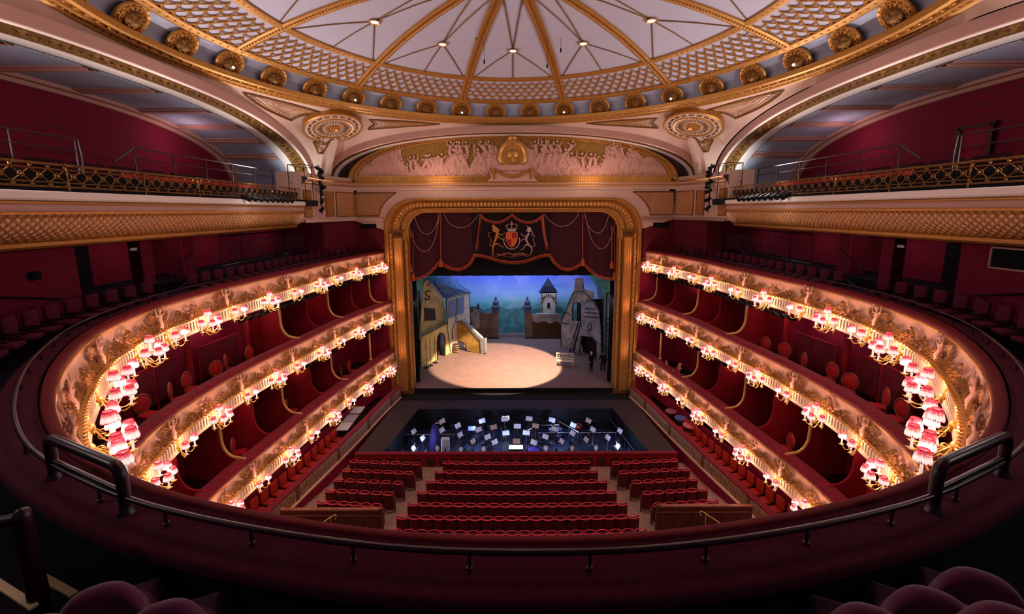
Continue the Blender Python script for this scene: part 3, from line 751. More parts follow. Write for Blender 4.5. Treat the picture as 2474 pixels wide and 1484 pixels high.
def rope(m, p0, p1, r, pitch, turns_dir=1):
    p0 = Vector(p0); p1 = Vector(p1); L = (p1 - p0).length; n = int(L / .05)
    for s in range(3):
        pts = [p0.lerp(p1, k / n) + Vector((cos(2 * pi * (k / n * L / pitch + s / 3)) * r * .45, sin(2 * pi * (k / n * L / pitch + s / 3)) * r * .45, 0)) for k in range(n + 1)]
        m.tube(pts, r * .56, 5)
for sx in (-1, 1):
    m = MB(); X = lambda w: PCX + sx * (OUTA - w)
    rope(m, (X(.5), PY - .32, 1.4), (X(.5), PY - .32, 12.8), .12, .42); m.build('rope_column', GOLD, t, 60)
    m = MB(); rope(m, (X(1.48), PY - .02, 1.4), (X(1.48), PY - .02, 12.4), .1, .36); m.build('rope_column', GOLD, t, 60)
    m = MB(); m.box((X(.98), PY - .12, 6.9), (.5, .34, 11.2))
    for k in range(60): m.box((X(.98), PY - .3, 1.6 + .182 * k), (.26, .05, .06))
    for e in (-.17, 0, .17): m.tube([(X(.98) + e, PY - .3, 1.5), (X(.98) + e, PY - .3, 12.3)], .035, 5)
    m.build('pilaster', GOLD, t)
    m = MB(); m.box((X(.98), PY - .08, 12.75), (.62, .4, .5)); m.box((X(.98), PY - .1, 13.05), (.8, .5, .1))
    for k in range(5): m.gem((X(.98) - .24 + .12 * k, PY - .28, 12.75), (0, 0, 1), (1, 0, 0), (0, -1, 0), .26, .07, .12)
    for e in (-.3, .3): m.ball((X(.98) + e, PY - .25, 12.95), .09, 8, 5)
    m.build('capital', GOLDD, t)
    m = MB(); m.box((X(.3), PY - .05, 1.1), (.7, .5, .5)); m.box((X(1.15), PY + .05, 1.15), (1.0, .6, .5)); m.box((X(.5), PY - .28, 1.42), (.36, .36, .14)); m.box((X(1.48), PY + .06, 1.42), (.34, .34, .14))
    m.build('plinth', GOLDD, t)

m = MB(); m.box((0, 31.6, 19.6), (38, .1, 8.4)); m.box((18.6, 15, 16), (.1, 34, 16)); m.box((-18.6, 15, 16), (.1, 34, 16)); m.box((0, 14.5, 23.6), (38, 34, .1))
m.box((14.6, 31.6, 8), (9.5, .1, 15)); m.box((-14.6, 31.6, 8), (9.5, .1, 15)); struct('wall_sky_block', m, BLACK)  # added black shell keeping world light from showing through gaps
# ------------------------------------------------------------------ the three horseshoe tiers
def plan(p): return Path(mirror(p), 300)
T1 = plan([(9.25, 30.0), (10.35, 25.2), (10.75, 20.7), (11.2, 16.9), (11.3, 14.2), (10.95, 11.9), (10.15, 9.8), (8.75, 7.75), (7.2, 6.1), (5.65, 4.86), (4.1, 4.08), (2.8, 3.65), (1.3, 3.35), (0, 3.27)])
T2 = plan([(8.75, 30.0), (10.12, 25), (10.6, 21.6), (11.15, 17.6), (11.3, 15.3), (11.2, 13.3), (10.85, 11.6), (10.25, 10.0), (9.2, 8.2), (7.6, 6.4), (5.6, 5.0), (2.9, 3.9), (0, 3.5)])
T3 = plan([(8.75, 29.6), (9.35, 26.8), (10.0, 23.2), (10.45, 19.8), (10.75, 17), (10.95, 15), (10.95, 13.4), (10.7, 11.6), (10.1, 9.8), (9.1, 8.2), (7.5, 6.6), (5.6, 5.2), (2.9, 4.2), (0, 3.8)])
FACE = mat('tier_cream', (.90, .68, .56), .6, noise=.05, nscale=1.5)
WHITEB = mat('tier_ivory', (.95, .84, .72), .5)
LEAFG = mat('leaf_gilding', (.58, .38, .16), .5, metal=.3, noise=.35, nscale=14)
TIERS = {}; names = {1: 'upper', 2: 'middle', 3: 'lowest'}
def tier(key, label, T, z, hf, inw, capw, figs_px, zf):
    t = thing('balcony', label, 'balcony front'); zb = z - hf
    m = MB(); T.sweep(m, [(.03, z - .13), (.07, z - .09), (.07, z - .02), (.02, z + .03), (-capw * .5, z + .05), (-capw + .03, z + .04), (-capw, z - .03), (-capw, z - .25)])
    m.build('velvet_cap', VELVET if key > 1 else mat('ring_velvet', (.42, .015, .07), .9, noise=.3, nscale=6), t, 60)
    f = lambda k: inw * k
    m = MB(); T.sweep(m, [(.02, z - .13), (.035 + f(.0), z - .17), (.0 + f(.1), z - .24), (-.03 + f(.2), z - .45), (.0 + f(.45), z - hf * .52), (.06 + f(.75), z - hf * .62)])
    m.build('face', FACE, t, 60)
    m = MB(); T.sweep(m, [(.06 + f(.75), z - hf * .60), (.11 + f(.8), z - hf * .61), (.12 + f(.8), z - hf * .63), (.08 + f(.8), z - hf * .65)])
    i = 0
    while i * .17 < T.L:
        p, tt, n = T.at(i * .17); q = p + n * (.14 + f(.8)); m.ball((q.x, q.y, z - hf * .62), (.04, .04, .03), 5, 3); i += 1
    m.build('gilt_moulding', GOLDB, t, 60)
    m = MB(); T.sweep(m, [(.08 + f(.8), z - hf * .65), (.1 + f(.8), z - hf * .67), (.07 + f(.85), z - hf * .69), (.06 + f(.95), z - hf * .92), (.12 + f(1), z - hf * .93), (.12 + f(1), z - hf * .985), (.04 + f(1), z - hf), (-.35, z - hf - .02)])
    i = 0
    while i * .15 < T.L:
        p, tt, n = T.at(i * .15); q = p + n * (.07 + f(.93)); a = tt * .03; b = n * .025
        m.add([(q.x - a.x, q.y - a.y, z - hf * .69), (q.x + a.x, q.y + a.y, z - hf * .69), (q.x + a.x + b.x, q.y + a.y + b.y, z - hf * .70), (q.x - a.x + b.x, q.y - a.y + b.y, z - hf * .70),
               (q.x - a.x, q.y - a.y, z - hf * .92), (q.x + a.x, q.y + a.y, z - hf * .92), (q.x + a.x + b.x, q.y + a.y + b.y, z - hf * .91), (q.x - a.x + b.x, q.y - a.y + b.y, z - hf * .91)],
              [(0, 3, 7, 4), (1, 5, 6, 2), (2, 6, 7, 3), (0, 1, 2, 3)]); i += 1
    m.build('fluted_band', WHITEB, t, 40)
    m = MB(); i = 0
    while i * .085 < T.L:
        p, tt, n = T.at(i * .085); q = p + n * .05; m.ball((q.x, q.y, z - .17), (.03, .03, .03), 4, 3); i += 1
    m.build('beading', GOLDB, t)
    # winged figures and gilt foliage
    ss = sorted(T.near(*[c * 1.0 for c in at(px, py, z=zf)[:2]]) for px, py in figs_px)
    ss = [s for s in ss]; sr = ss[:]                  # right-hand half (path starts on the right)
    allf = sr + [T.L - s for s in reversed(sr)]
    # fill the gap round the middle
    lo, hi = sr[-1], T.L - sr[-1]; n = max(1, round((hi - lo) / 3.0)); mid = [lo + (hi - lo) * k / n for k in range(1, n)]
    allf = sr + mid + [T.L - s for s in reversed(sr)]
    proto = None
    for s in allf:
        if key == 1 and T.at(s)[0].y < 4.6: continue
        p, tt, nn = T.at(s); base = p + nn * .06; ang = atan2(-nn.x, nn.y)
        if proto is None:
            m = MB(); k = .42 * hf
            m.tube([(0, .03, -k * 1.3), (0, .07, -k * .95), (.01, .10, -k * .5), (.02, .12, -k * .1), (0, .10, k * .15), (0, .11, k * .42)], [.015, .04, .075, .088, .055, .075], 8)
            m.ball((0, .14, k * .66), (.048, .052, .062), 8, 6); m.ball((0, .12, k * .69), (.055, .05, .05), 7, 5)
            m.tube([(0, .11, k * .4), (0, .13, k * .58)], [.045, .026], 6)
            for e in (-1, 1): m.tube([(e * .06, .11, k * .42), (e * .15, .13, k * .36), (e * .21, .14, k * .62), (e * .17, .12, k * .85)], [.03, .026, .02, .016], 6)
            fig = m
            o = m.build('winged_figure', RELM, t, 60, loc=(base.x, base.y, z - hf * .42)); o.rotation_euler = (0, 0, ang)
            m = MB()
            for e in (-1, 1):
                for q in range(5):
                    a = .25 + q * .2; c0 = (e * (.1 + .06 * q), .07, k * .28 + .05 * q)
                    m.gem((e * (.13 + .075 * q), .05, k * .50 - .045 * q), (e * cos(a), 0, sin(a)), (-sin(a), 0, e * cos(a)), (0, 1, 0), .2, .05, .04)
            w = m.build('wings', LEAFG, o); proto = o
        else:
            o = proto.copy(); C.objects.link(o); o.parent = t; o.location = (base.x, base.y, z - hf * .42); o.rotation_euler = (0, 0, ang)
            w = proto.children[0].copy(); C.objects.link(w); w.parent = o
    rr = random.Random(11); m = MB()
    for a, b in zip([0] + allf, allf + [T.L]):
        L = b - a; k = int(L * 36)
        for j in range(k):
            u = (j + rr.random()) / k; s = a + L * u
            env = .15 + .30 * max(0, 1 - abs(u - .5) * 9) + .22 * max(0, 1 - abs(u - .27) * 8) + .22 * max(0, 1 - abs(u - .73) * 8) + .14 * max(0, 1 - u * 7) + .14 * max(0, 1 - (1 - u) * 7)
            for _ in range(2):
                h = rr.random() ** .8 * env * (hf / 1.3) * 1.12; zz = z - hf * .62 + h; p, tt, nn = T.at(s); wob = -.0
                q = p + nn * (.05 + f(.75) - h * (inw * .6 + .05)); an = rr.random() * pi
                A_ = Vector((tt.x * cos(an), tt.y * cos(an), sin(an))); B_ = Vector((-tt.x * sin(an), -tt.y * sin(an), cos(an)))
                m.gem((q.x, q.y, zz), A_, B_, nn, .07, .036, .04)
    m.build('gilt_foliage', LEAFG, t)
    TIERS[key] = (t, T, z, hf, inw, sr, allf); return t
tier(1, 'upper cream and gilt balcony front with dark crimson ledge curving close below the viewer', T1, 11.6, 1.3, .24, .10, [(1578, 618), (1657, 636), (1765, 662), (1918, 695), (2108, 742), (2300, 815), (2437, 925), (2425, 1020)], 11.45)
tier(2, 'middle cream and gilt balcony front under the boxes with curved gold partitions', T2, 8.05, 1.27, .16, .42, [(1575, 752), (1650, 790), (1758, 840), (1908, 905), (2085, 1010)], 7.9)
tier(3, 'lowest cream and gilt balcony front above the stalls circle', T3, 4.45, 1.22, .14, .5, [(1568, 885), (1640, 940), (1735, 1015), (1875, 1120)], 4.3)

# ------------------------------------------------------------------ sconces with pleated shades
SHADE = bpy.data.materials.new('pleated_shade'); SHADE.use_nodes = True
def _shade():
    nt = SHADE.node_tree; N, L = nt.nodes, nt.links; b = N['Principled BSDF']
    tc = N.new('ShaderNodeTexCoord'); sep = N.new('ShaderNodeSeparateXYZ'); L.new(tc.outputs['Generated'], sep.inputs[0])
    nz = N.new('ShaderNodeTexNoise'); nz.inputs['Scale'].default_value = 26; nz.inputs['Detail'].default_value = 1
    mp = N.new('ShaderNodeMapping'); mp.inputs['Scale'].default_value = (1, 1, .05); L.new(tc.outputs['Generated'], mp.inputs[0]); L.new(mp.outputs[0], nz.inputs['Vector'])
    ad = N.new('ShaderNodeMath'); ad.operation = 'MULTIPLY_ADD'; ad.inputs[1].default_value = -.9; L.new(nz.outputs['Fac'], ad.inputs[0]); 
    a2 = N.new('ShaderNodeMath'); a2.operation = 'ADD'; L.new(sep.outputs['Z'], a2.inputs[0]); L.new(ad.outputs[0], a2.inputs[1]); ad.inputs[2].default_value = .45
    r = N.new('ShaderNodeValToRGB'); e = r.color_ramp.elements
    e[0].position = 0; e[0].color = (.25, .0, .02, 1); e[1].position = 1; e[1].color = (.45, .0, .03, 1)
    for p_, c_ in ((.05, (.25, .0, .02, 1)), (.08, (1, .93, .88, 1)), (.42, (1, .88, .84, 1)), (.72, (.80, .10, .12, 1))):
        x = e.new(p_); x.color = c_
    L.new(a2.outputs[0], r.inputs[0]); L.new(r.outputs[0], b.inputs['Base Color']); L.new(r.outputs[0], b.inputs['Emission Color'])
    b.inputs['Emission Strength'].default_value = .75; b.inputs['Roughness'].default_value = .9
    SHADE.cycles.emission_sampling = 'NONE'
_shade()
GLOWB = mat('shade_lining', (1, .96, .88), .9, emit=9); 
def shade_mesh():
    m = MB(); m.lathe((0, 0, 0), [(.118, -.105), (.116, -.08), (.102, -.01), (.082, .06), (.072, .10)], 28, pleat=.018, cap=False); return m
def arm(m, p0, p1, r=.016):
    a = Vector(p0); b = Vector(p1); d = b - a; pts = []
    for k in range(9):
        f = k / 8; q = a + d * f; q.z += -.16 * sin(pi * f) + .05 * sin(2 * pi * f); pts.append(q)
    m.tube(pts, r, 5)
    c = a.lerp(b, .45) + Vector((0, 0, -.12)); m.tube([c + Vector((0, .05 * cos(t), .05 * sin(t))) for t in [k * .7 for k in range(9)]], .012, 4)
def sconce(name, label, lamps, group):
    t = thing(name, label, 'wall sconce', (0, 0, 0), 0, group)
    m = MB(); m.ball((0, .03, -.1), (.11, .05, .2), 8, 6); m.ball((0, .1, -.16), (.08, .08, .1), 8, 5)
    for k in range(8): a = 2 * pi * k / 8; m.gem((.09 * cos(a), .06, -.1 + .16 * sin(a)), (cos(a), 0, sin(a)), (-sin(a), 0, cos(a)), (0, 1, 0), .1, .04, .05)
    for k in range(6): m.gem((.0, .12, -.22), (sin(k), .3, -cos(k)), (cos(k), 0, sin(k)), (0, 1, 0), .1, .03, .04)
    m.build('backplate', BRASS, t, 60)
    sh = None
    for (x, y, z) in lamps:
        m = MB(); arm(m, (0, .1, -.14), (x, y, z - .34)); m.lathe((x, y, z - .34), [(.0, -.03), (.03, -.02), (.055, .0), (.05, .015), (.0, .015)], 8)
        for k in range(4): a = 2 * pi * k / 4; m.gem((x + .04 * cos(a), y + .04 * sin(a), z - .335), (cos(a), sin(a), .3), (-sin(a), cos(a), 0), (0, 0, 1), .05, .025, .02)
        m.build('arm', BRASS, t, 60)
        m = MB(); m.tube([(x, y, z - .33), (x, y, z - .06)], .022, 7); m.build('candle', IVORY, t, 60)
        m = MB(); m.ball((x, y, z - .02), (.03, .03, .045), 7, 5); m.build('bulb', GLOWB, t, 60)
        o = shade_mesh().build('lamp_shade', SHADE, t, 25, loc=(x, y, z)) if sh is None else None
        if sh is None: sh = o
        else: o = sh.copy(); C.objects.link(o); o.location = (x, y, z)
        o.parent = t
    return t
BIG = [(-.42, .42, .05), (-.17, .62, .0), (.17, .62, .0), (.42, .42, .05), (0, .38, .32)]
TWO = [(-.26, .42, .05), (.26, .42, .05)]
pb = sconce('branched_sconce', 'x', BIG, 'five-shade branched sconces'); p2 = sconce('twin_sconce', 'x', TWO, 'two-shade sconces')
ub = [0, 0]; LAMPCOL = (1.0, .56, .39)
ordw = ['first', 'second', 'third', 'fourth', 'fifth', 'sixth', 'seventh', 'eighth', 'ninth', 'tenth', 'eleventh', 'twelfth']
for key in (1, 2, 3):
    t, T, z, hf, inw, sr, allf = TIERS[key]; half = T.L / 2
    spots = []
    pos = [0.35] + sr + ([sr[-1] + (sr[-1] - sr[-2])] if key > 1 else [])
    spots = [(s, 'two') for s in ([] if key == 1 else []) + sr + ([pos[-1]] if key > 1 else [])]
    spots += [((a + b) / 2, 'big') for a, b in zip(pos, pos[1:])]
    if key == 1: spots = [s for s in spots if T.at(s[0])[0].y > 4.0]
    spots = sorted(spots); cnt = {'two': 0, 'big': 0}
    for s, kd in spots:
        i = cnt[kd]; cnt[kd] += 1
        for side in (0, 1):
            ss = s if side == 0 else T.L - s; p, tt, nn = T.at(ss); q = p + nn * (inw * .9 + .03); ang = atan2(-nn.x, nn.y)
            loc = (q.x, q.y, z - hf * .74); sd = 'right' if side == 0 else 'left'
            lab = '%s sconce on the %s balcony, %s from the stage, %s side' % ('five-shade' if kd == 'big' else 'two-shade', names[key], ordw[i], sd)
            src = pb if kd == 'big' else p2; j = 0 if kd == 'big' else 1
            grp = 'branched sconces on the %s balcony front' % names[key] if kd == 'big' else 'twin sconces on the %s balcony front' % names[key]
            if not ub[j]: ub[j] = 1; src.location = loc; src.rotation_euler = (0, 0, ang); src['label'] = lab; src['group'] = grp
            else: dup(src, loc, ang, lab, grp)
            w = p + nn * (inw + .42)
            light('sconce_light', 'POINT', (w.x, w.y, loc[2] + .06), (44 if kd == 'big' else 19) * (1 if key > 1 else (1.1 if w.y > 9 else .6)), LAMPCOL, .12)
# ------------------------------------------------------------------ side galleries (slips) under the side arches
GX = 12.0; DARKR = mat('gallery_bench_cloth', (.22, .03, .06), .9)
REDLIT = mat('gallery_front_cloth', (.62, .12, .12), .85)
for sx, nm in ((-1, 'left'), (1, 'right')):
    Y0, Y1 = -1.0, 24.6
    t = thing('slips_gallery', 'long gallery front with gilt latticed cove, %s side under the arch' % nm, 'gallery front')
    def sw(m, prof, ya=Y0, yb=Y1):
        n = len(prof); m.add([(sx * (GX - u), y, z) for y in (ya, yb) for u, z in prof], [(j, j + 1, n + j + 1, n + j) for j in range(n - 1)])
    m = MB(); sw(m, [(-1.2, 14.93), (.12, 14.93), (.16, 14.9), (.16, 14.74), (.1, 14.7), (.02, 14.68)]); m.build('ledge', PALE, t)
    m = MB(); sw(m, [(.02, 14.68), (.08, 14.66), (.08, 14.62), (.02, 14.6)]); sw(m, [(.05, 14.42), (.09, 14.4), (.06, 14.34), (0, 14.32)]); sw(m, [(-.5, 13.66), (-.44, 13.62), (-.46, 13.52), (-.56, 13.46), (-.66, 13.44)])
    sw(m, [(-.02, 14.30), (.02, 14.28), (-.02, 14.25)])
    m.build('gilt_moulding', GOLD, t)
    m = MB(); sw(m, [(.02, 14.6), (.03, 14.52), (.02, 14.42)])
    m.build('fascia', PINK, t)
    m = MB(); cv = [(-.02 - .5 * (1 - cos(a)), 14.32 - .68 * sin(a)) for a in [pi / 2 * k / 8 for k in range(9)]]; sw(m, cv); m.build('cove', LATB, t, 60)
    m = MB(); N = int((Y1 - Y0) / .21)
    def cp(q, y): a = pi / 2 * q; return (sx * (GX - (-.02 - .5 * (1 - cos(a))) - .03), y, 14.32 - .68 * sin(a))
    for k in range(-5, N + 5):
        for d in (1, -1):
            pts = [cp(q / 8, Y0 + .21 * k + (1.05 * q / 8 if d > 0 else 1.05 - 1.05 * q / 8)) for q in range(9)]
            if all(Y0 <= p[1] <= Y1 - .3 for p in pts): m.tube(pts, .019, 4, cap=False)
    m.build('lattice', GOLD, t)
    m = MB(); sw(m, [(-.6, 13.45), (-6, 13.45)]); m.build('soffit', REDD, t)
    # open lattice railing
    t = thing('gallery_railing', 'gilt interlaced railing with round bosses along the %s gallery' % nm, 'railing')
    m = MB(); 
    for z, r in ((15.62, .035), (15.05, .025), (15.5, .016), (15.16, .016)): m.tube([(sx * GX, Y0, z), (sx * GX, Y1 - .3, z)], r, 6)
    m.build('rails', GOLDD, t)
    m = MB(); p = .42; N = int((Y1 - .4 - Y0) / p)
    for k in range(N):
        y = Y0 + p * k
        m.tube([(sx * GX, y, 15.16), (sx * GX, y + p, 15.5)], .014, 4); m.tube([(sx * GX, y + p, 15.16), (sx * GX, y, 15.5)], .014, 4)
        m.tube([(sx * GX, y + p / 2 + .07 * cos(a), 15.33 + .07 * sin(a)) for a in [2 * pi * j / 8 for j in range(8)]], .014, 4, closed=True)
        for zz in (15.56, 15.10): m.ball((sx * (GX - .02), y, zz), .045, 5, 3)
        m.ball((sx * (GX - .02), y + p / 2, 15.33), .045, 5, 3)
    m.build('interlace', GOLDD, t)
    for k in range(10):
        y = 2.0 + 2.4 * k
        if y < Y1: m = MB(); m.tube([(sx * (GX - .06), y, 14.75), (sx * (GX - .04), y, 15.66)], .022, 5); m.build('post', GOLDD, t)
    # back wall, floor, end wall
    XB = 17.6
    m = MB(); A = offset(SA, .5); pts = [(y, z) for y, z in A if y > Y0 - 2]
    m.add([(sx * XB, y, 14.9) for y, z in pts] + [(sx * XB, y, z + .2) for y, z in pts], [(i, i + 1, len(pts) + i + 1, len(pts) + i) for i in range(len(pts) - 1)]); struct('wall_gallery_%s' % nm, m, WALLRY)
    m = MB(); m.box((sx * (GX + 3.5), 13, 14.85), (6.4, 30, .1)); 
    for k in range(4): m.box((sx * (GX + 2.6 + k * 1.0), 13, 14.9 + .16 * k), (1.1, 30, .3))
    struct('floor_gallery_%s' % nm, m, NAVY)
    m = MB(); m.box((sx * (GX + 3.4), 27.95, 15.3), (5.6, .2, 2.0)); struct('wall_gallery_end_%s' % nm, m, PALE)
    # black sheet paints in the dark gallery interior; red shelf near the stage
    m = MB(); m.box((sx * (GX + .3), 12, 15.2), (.04, 25, .5)); tag(m.build('gallery_dark_sheet', BLACK), 'black cloth hung behind the %s gallery railing' % nm, 'cloth')
    m = MB(); m.box((sx * (GX + .5), 17.5, 15.5), (.3, 7, .2)); tag(m.build('ledge_cushion', REDLIT), 'red padded shelf just visible above the %s gallery railing near the stage' % nm, 'padded shelf')
    # leaning rails and bench backs
    for bi, (ya, yb, xx, zz) in enumerate(((3.0, 13.3, 13.2, 16.55), (15.0, 23.4, 13.0, 16.55))):
        t = thing('gallery_handrail', '%s dark handrail on posts behind the %s gallery railing' % (('near', 'far')[bi], nm), 'handrail')
        m = MB(); m.tube([(sx * xx, ya, zz), (sx * xx, yb, zz)], .028, 6)
        m.tube([(sx * xx, yb, zz), (sx * xx, yb + .05, zz - .5), (sx * xx, yb + .0, 15)], .03, 6); m.tube([(sx * xx, ya, zz), (sx * xx, ya - .8, zz - .55)], .03, 6); m.tube([(sx * xx, ya, zz - .35), (sx * xx, yb, zz - .35)], .02, 6)
        m.build('rail', IRON, t)
        y = ya
        while y <= yb: m = MB(); m.tube([(sx * xx, y, 14.9), (sx * xx, y, zz)], .025, 6); m.build('post', IRON, t); y += 1.7
    for r_ in range(2):
        for k in range(13):
            y = 4.2 + 1.45 * k
            if r_ == 0 and k in (6,): continue
            t = thing('gallery_bench', '%s dark red bench in the %s row of the %s gallery' % (ordw[k] if k < 12 else 'thirteenth', ('front', 'back')[r_], nm), 'bench', (sx * (14.0 + 1.2 * r_), y, 15.05 + .2 * r_), 0, 'benches in the %s gallery' % nm)
            if r_ == 0 and k == 0 and sx < 0:
                m = MB(); m.rbox((0, 0, .42), (.42, 1.2, .12), .05); m.build('seat', DARKR, t, 40)
                m = MB(); m.rbox((-.22, 0, .72), (.08, 1.2, .34), .04); m.build('backrest', DARKR, t, 40)
                m = MB(); m.box((0, 0, .2), (.06, .9, .4)); m.build('support', BLKM, t); bproto = t
            else:
                for ch in bproto.children: c = ch.copy(); C.objects.link(c); c.parent = t
                if sx > 0: t.rotation_euler = (0, 0, pi)
# door in the right gallery wall
X_ = 17.5
t = tag(bpy.data.objects.new('door_1', None), kind='structure'); C.objects.link(t)
a = at(2335, 240, X=X_); b = at(2415, 232, X=X_); ya, yb = b.y, a.y
m = MB(); m.box((X_, (ya + yb) / 2, 16.2), (.08, abs(yb - ya), 2.5)); m.build('door_leaf', REDP, t)
m = MB(); 
for y in (ya, yb): m.box((X_ - .04, y, 16.2), (.14, .12, 2.6))
m.box((X_ - .04, (ya + yb) / 2, 17.5), (.14, abs(yb - ya) + .24, .12)); m.build('door_frame', IRON, t)
# ------------------------------------------------------------------ level of the upper ring: ledge, rail, floor, walls, columns, railings
t = thing('ring_ledge', 'wide dark crimson velvet ledge running round the upper ring', 'ledge')
m = MB(); T1.sweep(m, [(-.10, 11.64), (-.14, 11.61), (-.52, 11.58), (-.56, 11.54), (-.56, 11.48), (-.5, 11.46)])
m.build('ledge_top', VELVETD, t, 50); m = MB(); T1.sweep(m, [(-.5, 11.47), (-.5, 10.7)]); m.build('back_panel', BLACK, t)
t = thing('ledge_rail', 'slim dark rail on short posts running along the crimson ledge', 'handrail')
pp = [T1.p[i] - T1.nn[i] * .31 for i in range(0, 301)]
m = MB(); m.tube([(p.x, p.y, 11.76) for p in pp], .026, 8); m.build('rail', IRON, t, 60)
s = .6; k = 0
while s < T1.L:
    p, tt, nn = T1.at(s); q = p - nn * .31; m = MB(); m.tube([(q.x, q.y, 11.55), (q.x, q.y, 11.76)], .016, 6); m.ball((q.x, q.y, 11.62), (.03, .03, .012), 8, 3); m.build('post', IRON, t, 60); s += .92; k += 1
# floor and raking steps behind the ledge
m = MB(); T1.sweep(m, [(-.5, 10.75), (-2.2, 10.75), (-2.2, 11.15), (-3.3, 11.15), (-3.3, 11.5), (-7.0, 11.5)]); struct('floor_upper_ring', m, NAVY)
for sx, nm in ((-1, 'left'), (1, 'right')):
    m = MB()
    def vw(m, a, b, z0=10.7, z1=13.5): m.add([(sx * a[0], a[1], z0), (sx * b[0], b[1], z0), (sx * b[0], b[1], z1), (sx * a[0], a[1], z1)], [(0, 1, 2, 3)])
    for a, b in zip([(14.3, 1.0), (14.3, 13.75), (16.7, 13.75), (16.7, 31)], [(14.3, 13.75), (16.7, 13.75), (16.7, 31), (8.9, 31)]): vw(m, a, b)
    struct('wall_upper_%s' % nm, m, WALLRY)
    m = MB()
    for a, b in zip([(9.0, 30.05), (11.1, 30.05), (12.2, 27.3)], [(11.1, 30.05), (12.2, 27.3), (13.2, 27.3)]): vw(m, a, b, 10.5, 13.85)
    struct('wall_stage_end_%s' % nm, m, REDD)
    for ci, (x, y, w) in enumerate(((14.8, 16.75, .55), (15.2, 19.3, .75))):
        m = MB(); m.rbox((sx * x, y, 12.2), (w, w, 2.7), .08); struct('wall_pier_%s_%d' % (nm, ci), m, WALLRY)
    # doorway sign, dark opening, small speaker, wall handrail
    m = MB(); m.box((sx * 16.6, 16.0, 12.1), (.1, .9, 2.0)); o = struct('door_%d' % (2 if sx < 0 else 3), m, BLACK)
    m = MB(); m.box((sx * 14.7, 16.35, 12.98), (.05, .32, .1)); tag(m.build('exit_sign', PALE), 'small pale sign hanging beside the %s wall pier' % nm, 'sign')
    if sx < 0:
        t = thing('wall_speaker', 'small black loudspeaker on the striped red wall', 'loudspeaker', (-14.2, 12.4, 12.55)); m = MB(); m.rbox((0, 0, 0), (.18, .22, .24), .02); m.build('cabinet', BLACK, t, 40); m = MB(); m.lathe((0, 0, 0), [(.07, 0), (.05, -.02), (0, -.03)], 12, Matrix.Translation((.1, 0, 0)) @ Matrix.Rotation(-pi / 2, 4, 'Y')); m.build('cone', BLKM, t, 40)
    else:
        t = thing('wall_opening', 'dark control room window high in the right striped wall', 'window', (14.25, 11.6, 12.95)); m = MB(); m.box((0, 0, 0), (.06, 2.3, .55)); m.build('pane', BLACK, t)
        m = MB(); m.box((-.02, 0, -.3), (.1, 2.4, .05)); m.box((-.02, 0, .3), (.1, 2.4, .05)); m.box((-.02, 1.18, 0), (.1, .05, .6)); m.box((-.02, -1.18, 0), (.1, .05, .6)); m.build('frame', PINK, t)
    t = thing('wall_handrail', 'sloping dark handrail fixed to the %s striped wall' % nm, 'handrail'); m = MB(); m.tube([(sx * 14.18, 10.6, 12.3), (sx * 14.18, 13.0, 11.75)], .035, 6); m.build('rail', IRON, t)
    m = MB()
    for f in (.15, .85): m.tube([(sx * 14.3, 10.6 + 2.4 * f, 12.3 - .55 * f), (sx * 14.18, 10.6 + 2.4 * f, 12.28 - .55 * f)], .015, 5)
    m.build('bracket', IRON, t)
    # long standing-place railing
    t = thing('standing_rail', 'long thin railing of the standing places by the %s end wall' % nm, 'railing')
    m = MB(); X1 = sx * 13.4
    for z, r in ((13.28, .03), (12.95, .012), (11.95, .015)): m.tube([(X1, 19.3, z), (X1, 27.0, z)], r, 6)
    m.build('rails', IRON, t)
    m = MB()
    for k in range(32): y = 19.4 + .24 * k; m.tube([(X1, y, 11.95), (X1, y, 12.95)], .008, 4)
    m.build('bars', IRON, t)
    for k in range(6): y = 19.3 + 1.54 * k; m = MB(); m.tube([(X1, y, 11.4), (X1, y, 13.28)], .02, 6); m.build('post', IRON, t)
    t = thing('stair_rail', 'short barred stair railing between the two %s wall piers' % nm, 'railing')
    m = MB(); m.tube([(sx * 13.9, 17.0, 11.95), (sx * 14.1, 18.6, 12.7)], .025, 6); m.tube([(sx * 13.9, 17.0, 11.2), (sx * 14.1, 18.6, 11.6)], .02, 6); m.build('rails', IRON, t)
    m = MB()
    for k in range(9): f = k / 8; m.tube([(sx * (13.9 + .2 * f), 17 + 1.6 * f, 11.2 + .4 * f), (sx * (13.9 + .2 * f), 17 + 1.6 * f, 11.95 + .75 * f)], .01, 4)
    m.build('bars', IRON, t)
    m = MB(); m.box((sx * 11.6, 30.15, 4.9), (5.6, .2, 12.2)); struct('wall_box_end_%s' % nm, m, REDP)
    # low stool-like frame by the stage end
    t = thing('ledge_guard', 'small pale guard frame standing on the ledge near the proscenium, %s side' % nm, 'guard rail')
    p, tt, nn = T1.at(T1.near(sx * 10.15, 26.2)); q = p - nn * .5; m = MB(); m.tube([(q.x - tt.x * .45, q.y - tt.y * .45, 11.55), (q.x - tt.x * .45, q.y - tt.y * .45, 11.98), (q.x + tt.x * .45, q.y + tt.y * .45, 11.98), (q.x + tt.x * .45, q.y + tt.y * .45, 11.55)], .02, 6); m.build('frame', GOLDD, t)
# air vents in the stage-end walls
for sx, nm in ((-1, 'left'), (1, 'right')):
    t = thing('wall_vent', 'dark rectangular vent high in the red wall %s of the proscenium' % nm, 'vent', (sx * 10.2, 29.98, 13.35)); m = MB(); m.box((0, 0, 0), (1.1, .08, .32)); m.build('panel', BLACK, t)
    m = MB()
    for k in range(5): m.box((0, -.05, -.12 + .06 * k), (1.04, .03, .02))
    m.build('slats', BLKM, t)
